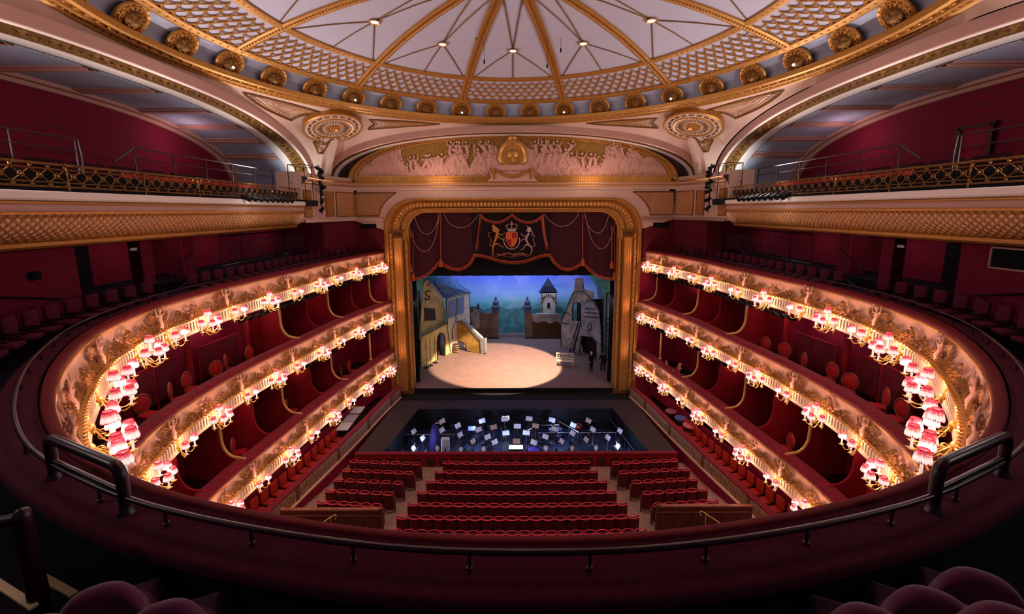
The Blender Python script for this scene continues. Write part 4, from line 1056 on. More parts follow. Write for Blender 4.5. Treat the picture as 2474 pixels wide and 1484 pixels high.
# amphitheatre seats along the ring
def ring_seat():
    t = thing('ring_chair', 'x', 'theatre seat', (0, 0, 0), 0, 'crimson seats behind the upper ledge')
    m = MB(); m.rbox((0, -.30, .42), (.46, .44, .13), .05); m.build('seat', VELVETD, t, 50)
    m = MB(); m.rbox((0, 0, .68), (.47, .12, .52), .055); m.build('backrest', VELVETD, t, 50)
    for e in (-.25, .25): m = MB(); m.rbox((e, -.22, .58), (.05, .4, .06), .02); m.build('armrest', IRON, t, 50)
    m = MB(); m.box((0, -.12, .19), (.4, .05, .38)); m.build('pedestal', BLKM, t)
    return t
# placed facing the hall: backrest furthest out
rs = ring_seat(); cnt = {1: 0, -1: 0}; firstrs = True
s = 1.2
NUM = ordw + ['thirteenth', 'fourteenth', 'fifteenth', 'sixteenth', 'seventeenth', 'eighteenth', 'nineteenth', 'twentieth', 'twenty-first', 'twenty-second', 'twenty-third', 'twenty-fourth', 'twenty-fifth', 'twenty-sixth', 'twenty-seventh', 'twenty-eighth', 'twenty-ninth', 'thirtieth', 'thirty-first', 'thirty-second', 'thirty-third', 'thirty-fourth', 'thirty-fifth']
while s < T1.L:
    p, tt, nn = T1.at(s); q = p - nn * 1.75
    if q.y > 7.6 and not (15.0 < q.y < 16.6):
        sd = 1 if q.x > 0 else -1; i = cnt[sd]; cnt[sd] += 1
        ang = atan2(nn.y, nn.x) + pi / 2       # local -Y towards hall
        if sd > 0: lab = '%s crimson seat from the stage behind the ledge, right side' % NUM[i]
        else: lab = '%s crimson seat from the near end behind the ledge, left side' % NUM[i]
        loc = (q.x, q.y, 11.0)
        if firstrs: rs.location = loc; rs.rotation_euler = (0, 0, ang); rs['label'] = lab; firstrs = False
        else: dup(rs, loc, ang, lab)
        s += .64
    else: s += .3
# ------------------------------------------------------------------ guard rails and near seats
for sx, nm in ((-1, 'left'), (1, 'right')):
    t = thing('aisle_guard_rail', 'thick dark tubular guard rail standing on the ledge at the %s' % nm, 'guard rail')
    s0 = T1.near(sx * 4.85, 4.4); s1 = T1.near(sx * 3.72, 3.9); pa, _, na = T1.at(s0); pb_, _, nb = T1.at(s1)
    A = pa - na * .30; B = pb_ - nb * .30; d = (B - A); zt = 12.06; z0 = 11.56; r = .12
    pts = [(A.x, A.y, z0), (A.x, A.y, zt - r)]
    for k in range(1, 6): a_ = pi / 2 * k / 6; f = r * (1 - cos(a_)) / d.length; pts.append((A.x + d.x * f, A.y + d.y * f, zt - r + r * sin(a_)))
    for k in range(0, 6): a_ = pi / 2 * k / 5; f = 1 - r * (1 - sin(a_)) / d.length; pts.append((A.x + d.x * f, A.y + d.y * f, zt - r + r * cos(a_)))
    pts.append((B.x, B.y, z0)); m = MB(); m.tube(pts, .05, 14); m.build('tube', IRON, t, 60)
    m = MB(); m.tube([(A.x, A.y, 11.80), (B.x, B.y, 11.80)], .022, 8); m.build('cross_bar', IRON, t, 60)
    for P in (A, B): m = MB(); m.lathe((P.x, P.y, z0), [(.085, -.03), (.085, .03), (.06, .06), (.05, .12)], 14); m.build('base_flange', IRON, t, 60)
# ------------------------------------------------------------------ interiors of the two lower tiers and the stalls circle
ROPEG = mat('gilt_rope', (.93, .72, .42), .4, metal=.2, noise=.3, nscale=40)
PARTR = mat('box_partition_red', (.60, .07, .13), .8, noise=.15, nscale=1.5)
CHRF = mat('chair_frame', (.62, .36, .30), .4, metal=.2)
CHRV = mat('chair_velvet', (.72, .12, .15), .8)
def depth(T, s): return 2.7
BEIGE = mat('landing_carpet', (.72, .58, .50), .9, noise=.25, nscale=6)
def room(key, T, ztop, zceil, deep, nm):
    m = MB(); T.sweep(m, [(-.42, ztop - .2), (-.42, ztop - 1.0), (-deep, ztop - 1.0)]); struct('floor_%s' % nm, m, mat('box_carpet', (.22, .04, .08), .95, noise=.3, nscale=20))
    m = MB(); T.sweep(m, [(-deep, ztop - 1.0), (-deep, zceil + .02)]); struct('wall_%s' % nm, m, REDP)
    m = MB(); T.sweep(m, [(-.3, zceil), (-deep, zceil)]); struct('ceiling_%s' % nm, m, REDD)
room(2, T2, 8.05, 10.28, 3.0, 'middle_tier'); room(3, T3, 4.45, 6.76, 2.9, 'lowest_tier')
def partition(T, s, ztop, zceil, deep, gold, label):
    p, tt, nn = T.at(s); t = thing('box_partition', label, 'box partition'); h = zceil - ztop
    def P(u, z, o=0): q = p - nn * u + tt * o; return (q.x, q.y, z)
    cur = [(.12, ztop + .02)] + [(.5 + .62 * sin(a), ztop + .06 + .75 * (1 - cos(a))) for a in [pi / 2 * k / 10 for k in range(11)]] + [(1.14, ztop + h * .7), (1.12, zceil)]
    poly = [(.45, ztop - 1.0)] + [(.45, ztop + .02)] + cur[1:] + [(deep, zceil), (deep, ztop - 1.0)]
    m = MB(); m.prism(poly, lambda u, z: P(u, z, -.04), lambda u, z: P(u, z, .04)); m.build('panel', PARTR, t)
    pts = [P(u, z) for u, z in cur]; m = MB()
    m.tube(pts, .062 if gold else .045, 8)
    if gold:
        acc = 0
        for (q, d) in along(pts, .1): m.tube([q + Vector((-.0, 0, -.05)) - d * .05, q + Vector((0, 0, .06)) + d * .05], .045, 4)
    m.build('rope_edge' if gold else 'padded_edge', ROPEG if gold else PARTR, t, 60)
m = MB(); 
for rng in ((100, 127), (173, 200)):
    pass
for sg in (0, 1):
    i0, i1 = (T2.n - 128, T2.n - 74) if sg else (74, 128); T2.sweep(m, [(-1.5, 7.062), (-2.15, 7.062)], i0, i1)
struct('floor_landing', m, BEIGE)
G2 = [(28.96, 29.3), (24.91, 25.32), (20.65, 21.1)]; G3 = [(24.08, 24.29), (19.85, 20.33), (15.9, 16.08)]
for key, T, zt, zc, deep, G, tn in ((2, T2, 8.05, 10.28, 3.0, G2, 'middle'), (3, T3, 4.45, 6.76, 2.9, G3, 'lowest')):
    for i, g in enumerate(G):
        for sx, nm, y in ((-1, 'left', g[0]), (1, 'right', g[1])):
            x = sx * 11; s = min((T.L * j / 300 for j in range(301) if (T.p[j].x > 0) == (sx > 0)), key=lambda s_: abs(T.at(s_)[0].y - y) + (0 if True else 0))
            partition(T, s, zt, zc, deep, True, '%s gold-roped box divider from the stage on the %s tier, %s side' % (ordw[i], tn, nm))
            s2 = s + (2.0 if sx > 0 else -2.0)
            if key == 3 or i < 2: partition(T, s2, zt, zc, deep, False, 'plain red box divider after the %s gold-roped one on the %s tier, %s side' % (ordw[i], tn, nm))
# slender gilt columns beside the stage on the lowest tier
for sx, nm in ((-1, 'left'), (1, 'right')):
    t = thing('box_column', 'slender gilt column in the lowest tier box nearest the stage, %s side' % nm, 'column', (sx * 9.72, 27.5, 4.5))
    m = MB(); m.lathe((0, 0, 0), [(.12, 0), (.12, .06), (.06, .1), (.055, 2.1), (.1, 2.2), (.1, 2.26)], 12); m.build('shaft', ROPEG, t, 50)
# open part of the middle tier: piers, glazed screens, chairs
def chair():
    t = thing('box_chair', 'x', 'chair', (0, 0, 0), 0, 'oval-backed chairs behind the middle tier ledge')
    m = MB(); m.rbox((0, 0, .45), (.5, .48, .1), .045); m.build('seat', CHRV, t, 50)
    m = MB(); m.ball((0, .24, .82), (.24, .045, .29), 14, 8); m.build('back_pad', CHRV, t, 60)
    m = MB(); m.tube([(.27 * cos(a), .25, .82 + .33 * sin(a)) for a in [2 * pi * k / 20 for k in range(20)]], .028, 6, closed=True); m.build('back_frame', CHRF, t, 60)
    for x, y in ((-.2, -.19), (.2, -.19), (-.2, .2), (.2, .2)): m = MB(); m.tube([(x, y, 0), (x, y, .42)], [.018, .028], 6); m.build('leg', CHRF, t)
    m = MB()
    for e in (-.14, .14): m.tube([(e, .22, .45), (e, .25, .58)], .018, 5)
    m.build('back_support', CHRF, t)
    return t
ch0 = chair(); fc = True; k = 0
for sx, nm, ys in ((-1, 'left', (18.9, 17.8, 16.9, 15.9, 14.9, 13.9, 12.7)), (1, 'right', (20.0, 18.9, 17.9, 16.6, 15.4, 14.3, 13.4))):
    for i, y in enumerate(ys):
        s = min((T2.L * j / 300 for j in range(301) if (T2.p[j].x > 0) == (sx > 0)), key=lambda s_: abs(T2.at(s_)[0].y - y)); p, tt, nn = T2.at(s); q = p - nn * (1.25 + .18 * (i % 2))
        ang = atan2(nn.y, nn.x) + pi / 2 + (.5 if i % 3 == 1 else -.35 if i % 3 == 2 else .1); lab = '%s oval-backed red chair from the stage on the middle tier, %s side' % (ordw[i], nm); loc = (q.x, q.y, 7.05)
        if fc: ch0.location = loc; ch0.rotation_euler = (0, 0, ang); ch0['label'] = lab; fc = False
        else: dup(ch0, loc, ang, lab)
for i, (sx, x, y) in enumerate(((-1, 10.75, 27.0), (-1, 10.85, 26.0), (-1, 11.0, 25.3), (1, 11.9, 17.6), (-1, 12.2, 17.4), (-1, 12.6, 14.3), (1, 12.4, 13.9), (-1, 11.9, 21.3), (1, 12.1, 18.8))):
    dup(ch0, (sx * x, y, 3.45), (-pi / 2 if sx > 0 else pi / 2) + .3 * (i % 3), 'oval-backed red chair inside the lowest tier, %s of those listed, %s side' % (ordw[i], 'right' if sx > 0 else 'left'), 'chairs in the lowest tier boxes')
for sx, nm in ((-1, 'left'), (1, 'right')):
    sgn = sx
    for i, y in enumerate((19.6, 16.6, 13.8, 11.2)):
        s = min((T2.L * j / 300 for j in range(301) if (T2.p[j].x > 0) == (sx > 0)), key=lambda s_: abs(T2.at(s_)[0].y - y)); p, tt, nn = T2.at(s); q = p - nn * 2.15
        m = MB(); m.lathe((q.x, q.y, 7.05), [(.2, 0), (.2, .15), (.13, .2), (.13, 2.7), (.19, 2.8), (.19, 3.25)], 14); struct('wall_pier_middle_%s_%d' % (nm, i), m, PARTR, 50)
    # low glazed screen wall between the piers with pale landing behind it
    for i, (y0, y1) in enumerate(((19.2, 17.0), (16.2, 14.2), (13.4, 11.6))):
        pts = []
        for y in (y0, y1):
            s = min((T2.L * j / 300 for j in range(301) if (T2.p[j].x > 0) == (sx > 0)), key=lambda s_: abs(T2.at(s_)[0].y - y)); p, tt, nn = T2.at(s); q = p - nn * 2.2; pts.append(q)
        a, b = pts; d = b - a; t = thing('screen_wall', '%s low dark red panelled screen from the stage behind the middle tier chairs, %s side' % (ordw[i], nm), 'screen')
        m = MB(); n = Vector((-d.y, d.x, 0)).normalized() * .03
        for (f0, f1) in ((.03, .47), (.53, .97)):
            A, B = a + d * f0, a + d * f1; m.add([(A - n)[:2] + (7.35,), (B - n)[:2] + (7.35,), (B - n)[:2] + (8.7,), (A - n)[:2] + (8.7,), (A + n)[:2] + (7.35,), (B + n)[:2] + (7.35,), (B + n)[:2] + (8.7,), (A + n)[:2] + (8.7,)], [(0, 1, 2, 3), (7, 6, 5, 4), (0, 4, 5, 1), (3, 2, 6, 7), (0, 3, 7, 4), (1, 5, 6, 2)])
        m.build('panels', REDD, t)
        m = MB(); m.tube([(a.x, a.y, 8.74), (b.x, b.y, 8.74)], .035, 6); m.tube([(a.x, a.y, 8.45), (b.x, b.y, 8.45)], .02, 6); m.tube([(a.x, a.y, 7.35), (b.x, b.y, 7.35)], .03, 6)
        for f in (0.02, .5, .98): q = a + d * f; m.tube([(q.x, q.y, 7.05), (q.x, q.y, 8.74)], .035, 6)
        m.build('rails', PARTR, t)
        t = thing('stair_nosing', 'pale step edge strip, %s from the stage behind the middle tier chairs, %s side' % (ordw[i], nm), 'step edge')
        m = MB(); A = a + (-n.normalized() * .55 if True else n); 
        pa, _, na = T2.at(T2.near(a.x, a.y)); off = na * .75
        m.tube([((a + off).x, (a + off).y, 7.08), ((b + off).x, (b + off).y, 7.08)], .05, 4, flat=.5); m.build('strip', STRIP, t)
# point lights added to brighten tier interiors, aisles and slips; no fittings
for sx in (-1, 1):
    light('corridor_fill', 'POINT', (sx * 13.1, 18.2, 9.6), 26, (1, .75, .65), .3)
    light('corridor_fill', 'POINT', (sx * 12.7, 14.4, 9.6), 26, (1, .75, .65), .3)
    for y in (28, 24, 20): light('box_fill', 'POINT', (sx * 12.4, y, 9.4), 12, (1, .5, .5), .2); 
    for y in (27, 22, 17, 13.5): light('box_fill', 'POINT', (sx * 12.1, y, 6.0), 11, (1, .5, .5), .2)
    for y in (26, 22, 18): light('box_fill', 'POINT', (sx * 11.6, y, 2.8), 9, (1, .5, .45), .2)
    for y in (28.5, 23, 17.5, 11): light('aisle_fill', 'POINT', (sx * 15.2, y, 13.0), 16, (1, .5, .6), .2)
    for y in (22, 12): light('slips_fill', 'POINT', (sx * 16.2, y, 17.9), 34, (1, .62, .7), .3)
# ------------------------------------------------------------------ black stage lanterns hung in rows
def lantern():
    t = thing('spotlight', 'x', 'spotlight', (0, 0, 0), 0, 'x')
    m = MB(); m.lathe((0, 0, 0), [(.03, -.2), (.09, -.18), (.1, .1), (.12, .2), (.115, .2), (.09, .14)], 10, Matrix.Rotation(pi / 2 + .45, 4, 'X')); m.build('can', BLKM, t, 50)
    m = MB(); m.lathe((0, 0, 0), [(0, .13), (.09, .13)], 10, Matrix.Rotation(pi / 2 + .45, 4, 'X')); m.build('lens', STEEL, t)
    m = MB(); m.tube([(-.13, 0, 0), (-.13, 0, .17), (.13, 0, .17), (.13, 0, 0)], .012, 5); m.tube([(0, 0, .17), (0, 0, .24)], .02, 5); m.build('yoke', BLKM, t)
    return t
ln = lantern(); fl = True
def put_lantern(loc, ang, lab, grp):
    global fl
    if fl: ln.location = loc; ln.rotation_euler = (0, 0, ang); ln['label'] = lab; ln['group'] = grp; fl = False; return ln
    return dup(ln, loc, ang, lab, grp)
for key, T, z, ranges in ((1, T1, 9.98, (1.0, 13.2, .5)), (2, T2, 6.5, (.8, 3.2, .5)), (2, T2, 6.5, (6.5, 9.5, .5))):
    for sx, nm in ((1, 'right'), (-1, 'left')):
        s = ranges[0]; i = 0
        pts = []
        while s < ranges[1]:
            p, tt, nn = T.at(s if sx > 0 else T.L - s); q = p - nn * .12; ang = atan2(nn.y, nn.x) - pi / 2 + (.5 if i % 3 else .2) * sx
            put_lantern((q.x, q.y, z), ang, 'black spotlight %s from the stage under the %s balcony, %s side' % (NUM[i] if key == 1 or ranges[0] < 1 else NUM[i + 10], names[key], nm), 'spotlights under the %s balcony, %s side' % (names[key], nm)); pts.append((q.x, q.y, z + .24)); s += ranges[2]; i += 1
        t = thing('lighting_bar', 'black bar carrying the %s row of spotlights under the %s balcony, %s side' % ('stage-end' if ranges[0] < 2 else 'mid-curve', names[key], nm), 'lighting bar'); m = MB(); m.tube(pts, .025, 6); m.build('bar', BLKM, t)
for sx, nm in ((-1, 'left'), (1, 'right')):
    for i in range(9):
        put_lantern((sx * (11.75), 18.9 + .46 * i, 14.98), (pi / 2 if sx < 0 else -pi / 2) + .3, 'black and steel lantern %s in the row on the %s gallery ledge' % (ordw[i], nm), 'lanterns on the %s gallery ledge' % nm)
    for i, (dy, z) in enumerate(((0, 16.9), (.15, 16.45), (0, 16.0), (.2, 15.5), (.1, 15.0), (-.1, 14.5), (.35, 16.7), (.4, 15.8))):
        put_lantern((sx * (11.75 - .05 * (i % 3)), 26.2 + dy, z), (pi * .8 if sx < 0 else -pi * .8) + .3 * i, 'lantern %s down the vertical boom at the %s corner of the arch' % (ordw[i], nm), 'boom lanterns at the %s arch corner' % nm)
    t = thing('lighting_cage', 'black scaffold cage around the lanterns at the %s gallery end' % nm, 'scaffold')
    m = MB(); xs = (sx * 11.7, sx * 12.6); ys = (24.3, 26.1)
    for x in xs:
        for y in ys + (25.2,): m.tube([(x, y, 14.7), (x, y, 16.95)], .022, 5)
        for z in (16.95, 15.95): m.tube([(x, ys[0], z), (x, ys[1], z)], .02, 5)
    for y in ys: m.tube([(xs[0], y, 16.95), (xs[1], y, 16.95)], .02, 5)
    m.tube([(sx * 11.75, 26.3, 14.2), (sx * 11.75, 26.3, 17.1)], .025, 6)
    m.build('tubes', BLKM, t)
    m = MB(); m.rbox((sx * 12.1, 25.2, 14.85), (.7, 1.4, .35), .05); m.build('platform', BLACK, t)
    for i in range(2):
        y = (27.5, 22.4)[i]; p, tt, nn = T1.at(T1.near(sx * 10, y))
# ------------------------------------------------------------------ stalls: floor, parapets, circle seats
SC_ = plan([(8.3, 29.2), (8.75, 26.9), (9.2, 23.7), (9.72, 20.6), (10.25, 17.8), (10.6, 15.9), (10.9, 13.6), (10.7, 11.6), (10.0, 9.6), (8.8, 8.0), (7.0, 6.6), (4.5, 5.6), (0, 5.0)])
m = MB(); N = 12
vs = []; fs = []
for j in range(N + 1):
    y = 3.0 + (22.2 - 3.0) * j / N; z = .3 + max(0, (20.6 - y)) * .1
    vs += [(-11.5, y, z), (11.5, y, z)]
m.add(vs, [(2 * j, 2 * j + 1, 2 * j + 3, 2 * j + 2) for j in range(N)]); struct('floor', m, FLOORW)
def zfl(y): return .3 + max(0, 20.6 - y) * .1
SLATP = mat('slatted_cream_panel', (.88, .72, .60), .7)
t = thing('stalls_parapet', 'curving parapet of the stalls circle with slatted cream panels and red velvet top', 'parapet')
m = MB(); SC_.sweep(m, [(.02, 1.72), (.06, 1.76), (.06, 1.84), (.0, 1.88), (-.24, 1.88), (-.3, 1.82), (-.3, 1.5), (-.3, .8)]); m.build('velvet_top', VELVET, t, 50)
m = MB(); SC_.sweep(m, [(.02, 1.72), (.02, 1.08)]); m.build('slatted_panel', SLATP, t)
m = MB(); s = 0
while s < SC_.L:
    p, tt, nn = SC_.at(s); q = p + nn * .03; a = tt * .022
    m.add([(q.x - a.x, q.y - a.y, 1.10), (q.x + a.x, q.y + a.y, 1.10), (q.x + a.x + nn.x * .03, q.y + a.y + nn.y * .03, 1.4), (q.x + a.x, q.y + a.y, 1.70), (q.x - a.x, q.y - a.y, 1.70), (q.x - a.x + nn.x * .03, q.y - a.y + nn.y * .03, 1.4)], [(0, 1, 2, 5), (5, 2, 3, 4)]); s += .11
m.build('slats', GOLDD, t)
m = MB(); SC_.sweep(m, [(.02, 1.1), (.1, 1.08), (.1, 1.0), (.03, .96)]); m.build('base_moulding', SLATP, t)
s = 2.2
while s < SC_.L:
    p, tt, nn = SC_.at(s)
    if p.y > 14:
        m = MB(); q = p + nn * .05; a = tt * .13; m.add([(q.x - a.x, q.y - a.y, 1.02), (q.x + a.x, q.y + a.y, 1.02), (q.x + a.x, q.y + a.y, 1.74), (q.x - a.x, q.y - a.y, 1.74), (p.x - a.x, p.y - a.y, 1.02), (p.x + a.x, p.y + a.y, 1.02), (p.x + a.x, p.y + a.y, 1.74), (p.x - a.x, p.y - a.y, 1.74)], [(0, 1, 2, 3), (0, 3, 7, 4), (1, 5, 6, 2)])
        m.gem((q.x, q.y, 1.38), (0, 0, 1), tt, nn, .26, .08, .04); m.build('gilt_pier', GOLDD, t)
    s += 3.3
m = MB(); SC_.sweep(m, [(.03, .98), (.02, -1.6)]); struct('wall_stalls', m, REDP)
m = MB(); SC_.sweep(m, [(-.3, .9), (-1.9, .9), (-1.9, 1.15), (-3.2, 1.15)]); struct('floor_stalls_circle', m, mat('circle_carpet', (.18, .04, .07), .95))
m = MB(); SC_.sweep(m, [(-3.2, .9), (-3.2, 3.3)]); struct('wall_stalls_circle', m, REDP)
m = MB(); T3.sweep(m, [(-.3, 3.21), (-3.3, 3.21)]); struct('ceiling_stalls_circle', m, REDD)
m = MB(); SC_.sweep(m, [(-1.55, 1.15), (-1.55, 1.95), (-1.62, 1.98), (-1.7, 1.95), (-1.7, 1.15)]); struct('trim_35', m, REDP)
def circle_seat():
    t = thing('circle_chair', 'x', 'theatre seat', (0, 0, 0), 0, 'x')
    m = MB(); m.rbox((0, -.26, .42), (.46, .42, .12), .05); m.build('seat', mat('circle_seat_red', (.72, .17, .12), .8, noise=.2, nscale=8), t, 50)
    m = MB(); m.rbox((0, 0, .72), (.48, .1, .56), .05); m.build('backrest', mat('circle_seat_red', (.72, .17, .12), .8), t, 50)
    m = MB(); m.box((0, -.1, .18), (.36, .05, .36)); m.build('pedestal', WOODD, t)
    return t
cs = circle_seat(); f1 = True
for sx, nm, ya, yb in ((-1, 'left', 16.0, 22.8), (1, 'right', 15.6, 24.0)):
    i = 0; s = 0
    while s < SC_.L / 2:
        p, tt, nn = SC_.at(s if sx > 0 else SC_.L - s)
        if ya < p.y < yb:
            q = p - nn * 1.15; ang = atan2(nn.y, nn.x) + pi / 2; lab = '%s stalls circle seat from the stage, behind the %s slatted parapet' % (NUM[i], nm); loc = (q.x, q.y, .95)
            if f1: cs.location = loc; cs.rotation_euler = (0, 0, ang); cs['label'] = lab; cs['group'] = 'stalls circle seats on the %s' % nm; f1 = False
            else: dup(cs, loc, ang, lab, 'stalls circle seats on the %s' % nm)
            i += 1
        s += .60
# ------------------------------------------------------------------ stalls seats
SEATB = mat('seat_back_shaded', (.34, .04, .09), .85, noise=.2, nscale=12)  # velvet darkened in colour because little light reaches the backs
def stall_seat():
    t = thing('stalls_chair', 'x', 'theatre seat', (0, 0, 0), 0, 'x')
    # curved wrap-around back, seen from behind and above
    m = MB(); n = 9; o = []; 
    vs = []; W2 = .245
    prof = [(0, .22), (0, .93), (.02, .985), (.06, 1.0), (.10, .985), (.115, .93), (.1, .5)]
    for k in range(n + 1):
        a = -1 + 2 * k / n; x = W2 * a; yb = -.10 * (1 - a * a) - .02       # bulges to the rear (towards -Y)
        for d, z in prof: vs.append((x, yb + d, z - .02 * a * a))
    w = len(prof); m.add(vs, [(i * w + j, (i + 1) * w + j, (i + 1) * w + j + 1, i * w + j + 1) for i in range(n) for j in range(w - 1)] + [tuple(range(w)), tuple(reversed([n * w + j for j in range(w)]))])
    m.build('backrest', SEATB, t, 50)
    m = MB(); m.tube([(W2 * a, -.10 * (1 - a * a) - .03, .985 - .02 * a * a) for a in [-1 + 2 * k / n for k in range(n + 1)]], .02, 5); m.tube([(W2 * a, -.10 * (1 - a * a) * -.6 + .06, .99 - .02 * a * a) for a in [-1 + 2 * k / n for k in range(n + 1)]], .016, 5)
    m.build('piping', SEATP, t, 60)
    m = MB(); m.rbox((0, .2, .56), (.42, .12, .42), .05); m.build('tip_up_seat', SEATV, t, 50)
    for e in (-.25, .25): m = MB(); m.rbox((e, .16, .62), (.04, .34, .05), .02); m.box((e, .1, .3), (.025, .12, .6)); m.build('armrest', WOODD, t, 50)
    return t
st = stall_seat(); f1 = True
rows = [(1118, 1068, 1428, 15), (1144, 1049, 1446, 16), (1170, 1028, 1469, 17), (1197, 1006, 1492, 18), (1225, 982, 1518, 19), (1254, 955, 1547, 20), (1288, 940, 1566, 20)]
rown = ['front', 'second', 'third', 'fourth', 'fifth', 'sixth', 'seventh']
def put_seat(x, y, z, ang, lab, grp):
    global f1
    if f1: st.location = (x, y, z); st.rotation_euler = (0, 0, ang); st['label'] = lab; st['group'] = grp; f1 = False
    else: dup(st, (x, y, z), ang, lab, grp)
for r, (py, xa, xb, n) in enumerate(rows):
    Y = 20.62 - .925 * r; zt = 1.3 + .0925 * r
    A = at(xa, py, Y=Y); B = at(xb, py, Y=Y)
    for k in range(n):
        f = (k + .5) / n; x = A.x + (B.x - A.x) * f; bow = .12 * (1 - (2 * f - 1) ** 2)
        put_seat(x, Y + .1 - bow, zfl(Y), (x / 40.0), 'seat %s from the left in the %s row of the central stalls block' % (NUM[k], rown[r]), 'red seats in the central stalls block')
        st_w = (B.x - A.x) / n / .5
side = {-1: [(1120, 838, 1018, 7), (1145, 818, 1000, 7), (1170, 795, 975, 6), (1197, 775, 950, 6), (1224, 757, 922, 6)], 1: [(1112, 1475, 1640, 7), (1137, 1493, 1672, 7), (1163, 1524, 1693, 6), (1188, 1550, 1716, 6), (1215, 1575, 1742, 6)]}
for sx, nm in ((-1, 'left'), (1, 'right')):
    for r, (py, xa, xb, n) in enumerate(side[sx]):
        Y = 20.62 - .925 * r; A = at(xa, py, z=zfl(Y) + 1); B = at(xb, py, z=zfl(Y) + 1)
        for k in range(n):
            f = (k + .5) / n; x = A.x + (B.x - A.x) * f; y = Y + .15 + (.14 * (f if sx < 0 else 1 - f) - .05) * -2
            put_seat(x, y, zfl(Y), -sx * .12 * -1 if False else sx * .14, 'seat %s from the left in the %s row of the %s stalls block' % (NUM[k], rown[r], nm), 'red seats in the %s stalls block' % nm)
# wooden barriers with handrails behind the side blocks
for sx, nm in ((-1, 'left'), (1, 'right')):
    ca, cb = (715, 920) if sx < 0 else (1785, 1590)
    Y = 15.6; A = at(cb, 1228 if sx < 0 else 1220, z=2.0); 
    x1 = A.x; y1 = A.y; x0 = sx * 10.0
    t = thing('stalls_barrier', 'polished wooden barrier with panelled face behind the %s stalls seats' % nm, 'barrier')
    m = MB(); m.box(((x0 + x1) / 2, y1, 1.35), (abs(x0 - x1), .1, 1.1))
    for k in range(6): m.box((x0 + (x1 - x0) * (k + .5) / 6, y1 - .06, 1.3), (abs(x0 - x1) / 6 * .75, .03, .55))
    m.build('panelling', WOOD, t)
    m = MB(); m.rbox(((x0 + x1) / 2, y1, 1.95), (abs(x0 - x1), .16, .09), .03); m.box(((x0 + x1) / 2, y1 - .07, 1.7), (abs(x0 - x1), .03, .04)); m.build('top_rail', mat('polished_wood', (.55, .30, .24), .25, noise=.2, nscale=6, spec=.6), t, 50)
    m = MB(); m.box((x1, y1, 1.4), (.14, .16, 1.2)); m.build('end_post', WOOD, t)
    t = thing('brass_handrail', 'pale brass stair handrail sloping down beside the %s wooden barrier' % nm, 'handrail')
    m = MB(); hx = x0 + (x1 - x0) * .55; d = -sx
    m.tube([(hx + d * .05, y1 - .3, 1.72), (hx + d * .14, y1 - .28, 1.8), (hx + d * .1, y1 - .26, 1.9), (hx, y1 - .3, 1.88), (hx - d * 1.5, y1 - 1.1, 1.15)], .025, 8); m.build('rail', mat('brass_rail', (.85, .72, .5), .3, metal=.7), t, 60)
    m = MB(); m.tube([(hx - d * .1, y1 - .33, .9), (hx - d * .1, y1 - .33, 1.82)], .02, 6); m.tube([(hx - d * 1.4, y1 - 1.05, .9), (hx - d * 1.4, y1 - 1.05, 1.2)], .02, 6); m.build('post', mat('brass_rail', (.85, .72, .5)), t)
# ------------------------------------------------------------------ orchestra pit
PITB = mat('pit_black', (.07, .07, .09), .6, noise=.3, nscale=5); PITF = mat('pit_floor', (.14, .19, .34), .35, noise=.4, nscale=3, spec=.6)
PLANK = mat('apron_planks', (.22, .18, .20), .7, wave=('X', 3.2), mix2=(.15, .12, .14))
yN, yF = 21.9, 29.4
m = MB()
o4 = [(-8.95, yN), (8.95, yN), (8.35, 28.7), (-8.35, 28.7)]; i4 = [(-7.45, yN + .15), (7.45, yN + .15), (6.6, 27.35), (-6.6, 27.35)]
m.add([(x, y, 1.04) for x, y in o4] + [(x, y, 1.04) for x, y in i4], [(1, 2, 6, 5), (2, 3, 7, 6), (3, 0, 4, 7)]); struct('floor_pit_surround', m, PLANK)
m = MB(); m.add([(x, y, 1.04) for x, y in i4] + [(x, y, -.46) for x, y in i4], [(0, 1, 5, 4), (1, 2, 6, 5), (2, 3, 7, 6), (3, 0, 4, 7)]); struct('wall_pit', m, PITB)
m = MB(); m.box((0, 25.5, -.5), (19, 8.5, .1)); struct('floor_pit', m, PITF)
t = thing('pit_rail', 'red velvet topped barrier between the orchestra pit and the front stalls', 'barrier')
m = MB(); m.box((0, yN, .6), (17.9, .12, .85)); m.build('panel', PARTR, t); m = MB(); m.rbox((0, yN, 1.08), (17.9, .26, .12), .05); m.build('velvet_top', VELVET, t, 50)
m = MB()
for k in range(24): m.box((-8.4 + .73 * k, yN - .08, .6), (.5, .03, .45))
m.build('panel_mouldings', WOODD, t)
m = MB(); m.box((0, 28.7 + .65, .55), (17.4, 1.3, 1.0)); struct('floor_apron_edge', m, BLACK)
# furniture of the pit
def stand(lit=False):
    t = thing('music_stand', 'x', 'music stand')
    m = MB(); m.box((0, 0, 0), (.5, .02, .34), Matrix.Translation((0, 0, 1.15)) @ Matrix.Rotation(-.5, 4, 'X')); m.box((0, -.1, -.16), (.5, .06, .02), Matrix.Translation((0, 0, 1.15)) @ Matrix.Rotation(-.5, 4, 'X')); m.build('desk', BLKM, t)
    m = MB(); m.tube([(0, 0, 0.02), (0, 0, 1.1)], .014, 5)
    for k in range(3): a = 2 * pi * k / 3; m.tube([(0, 0, .25), (.26 * cos(a), .26 * sin(a), .01)], .01, 4)
    m.build('stem', STEEL, t)
    m = MB(); m.box((0, -.02, .01), (.44, .005, .28), Matrix.Translation((0, 0, 1.15)) @ Matrix.Rotation(-.5, 4, 'X')); m.build('sheet_music', mat('sheet_music', (.85, .87, .95), .8), t)
    m = MB(); m.tube([(0, .05, 1.3), (0, -.02, 1.42)], .012, 4); m.box((0, -.06, 1.42), (.26, .06, .03)); m.build('clip_lamp', BLKM, t)
    return t
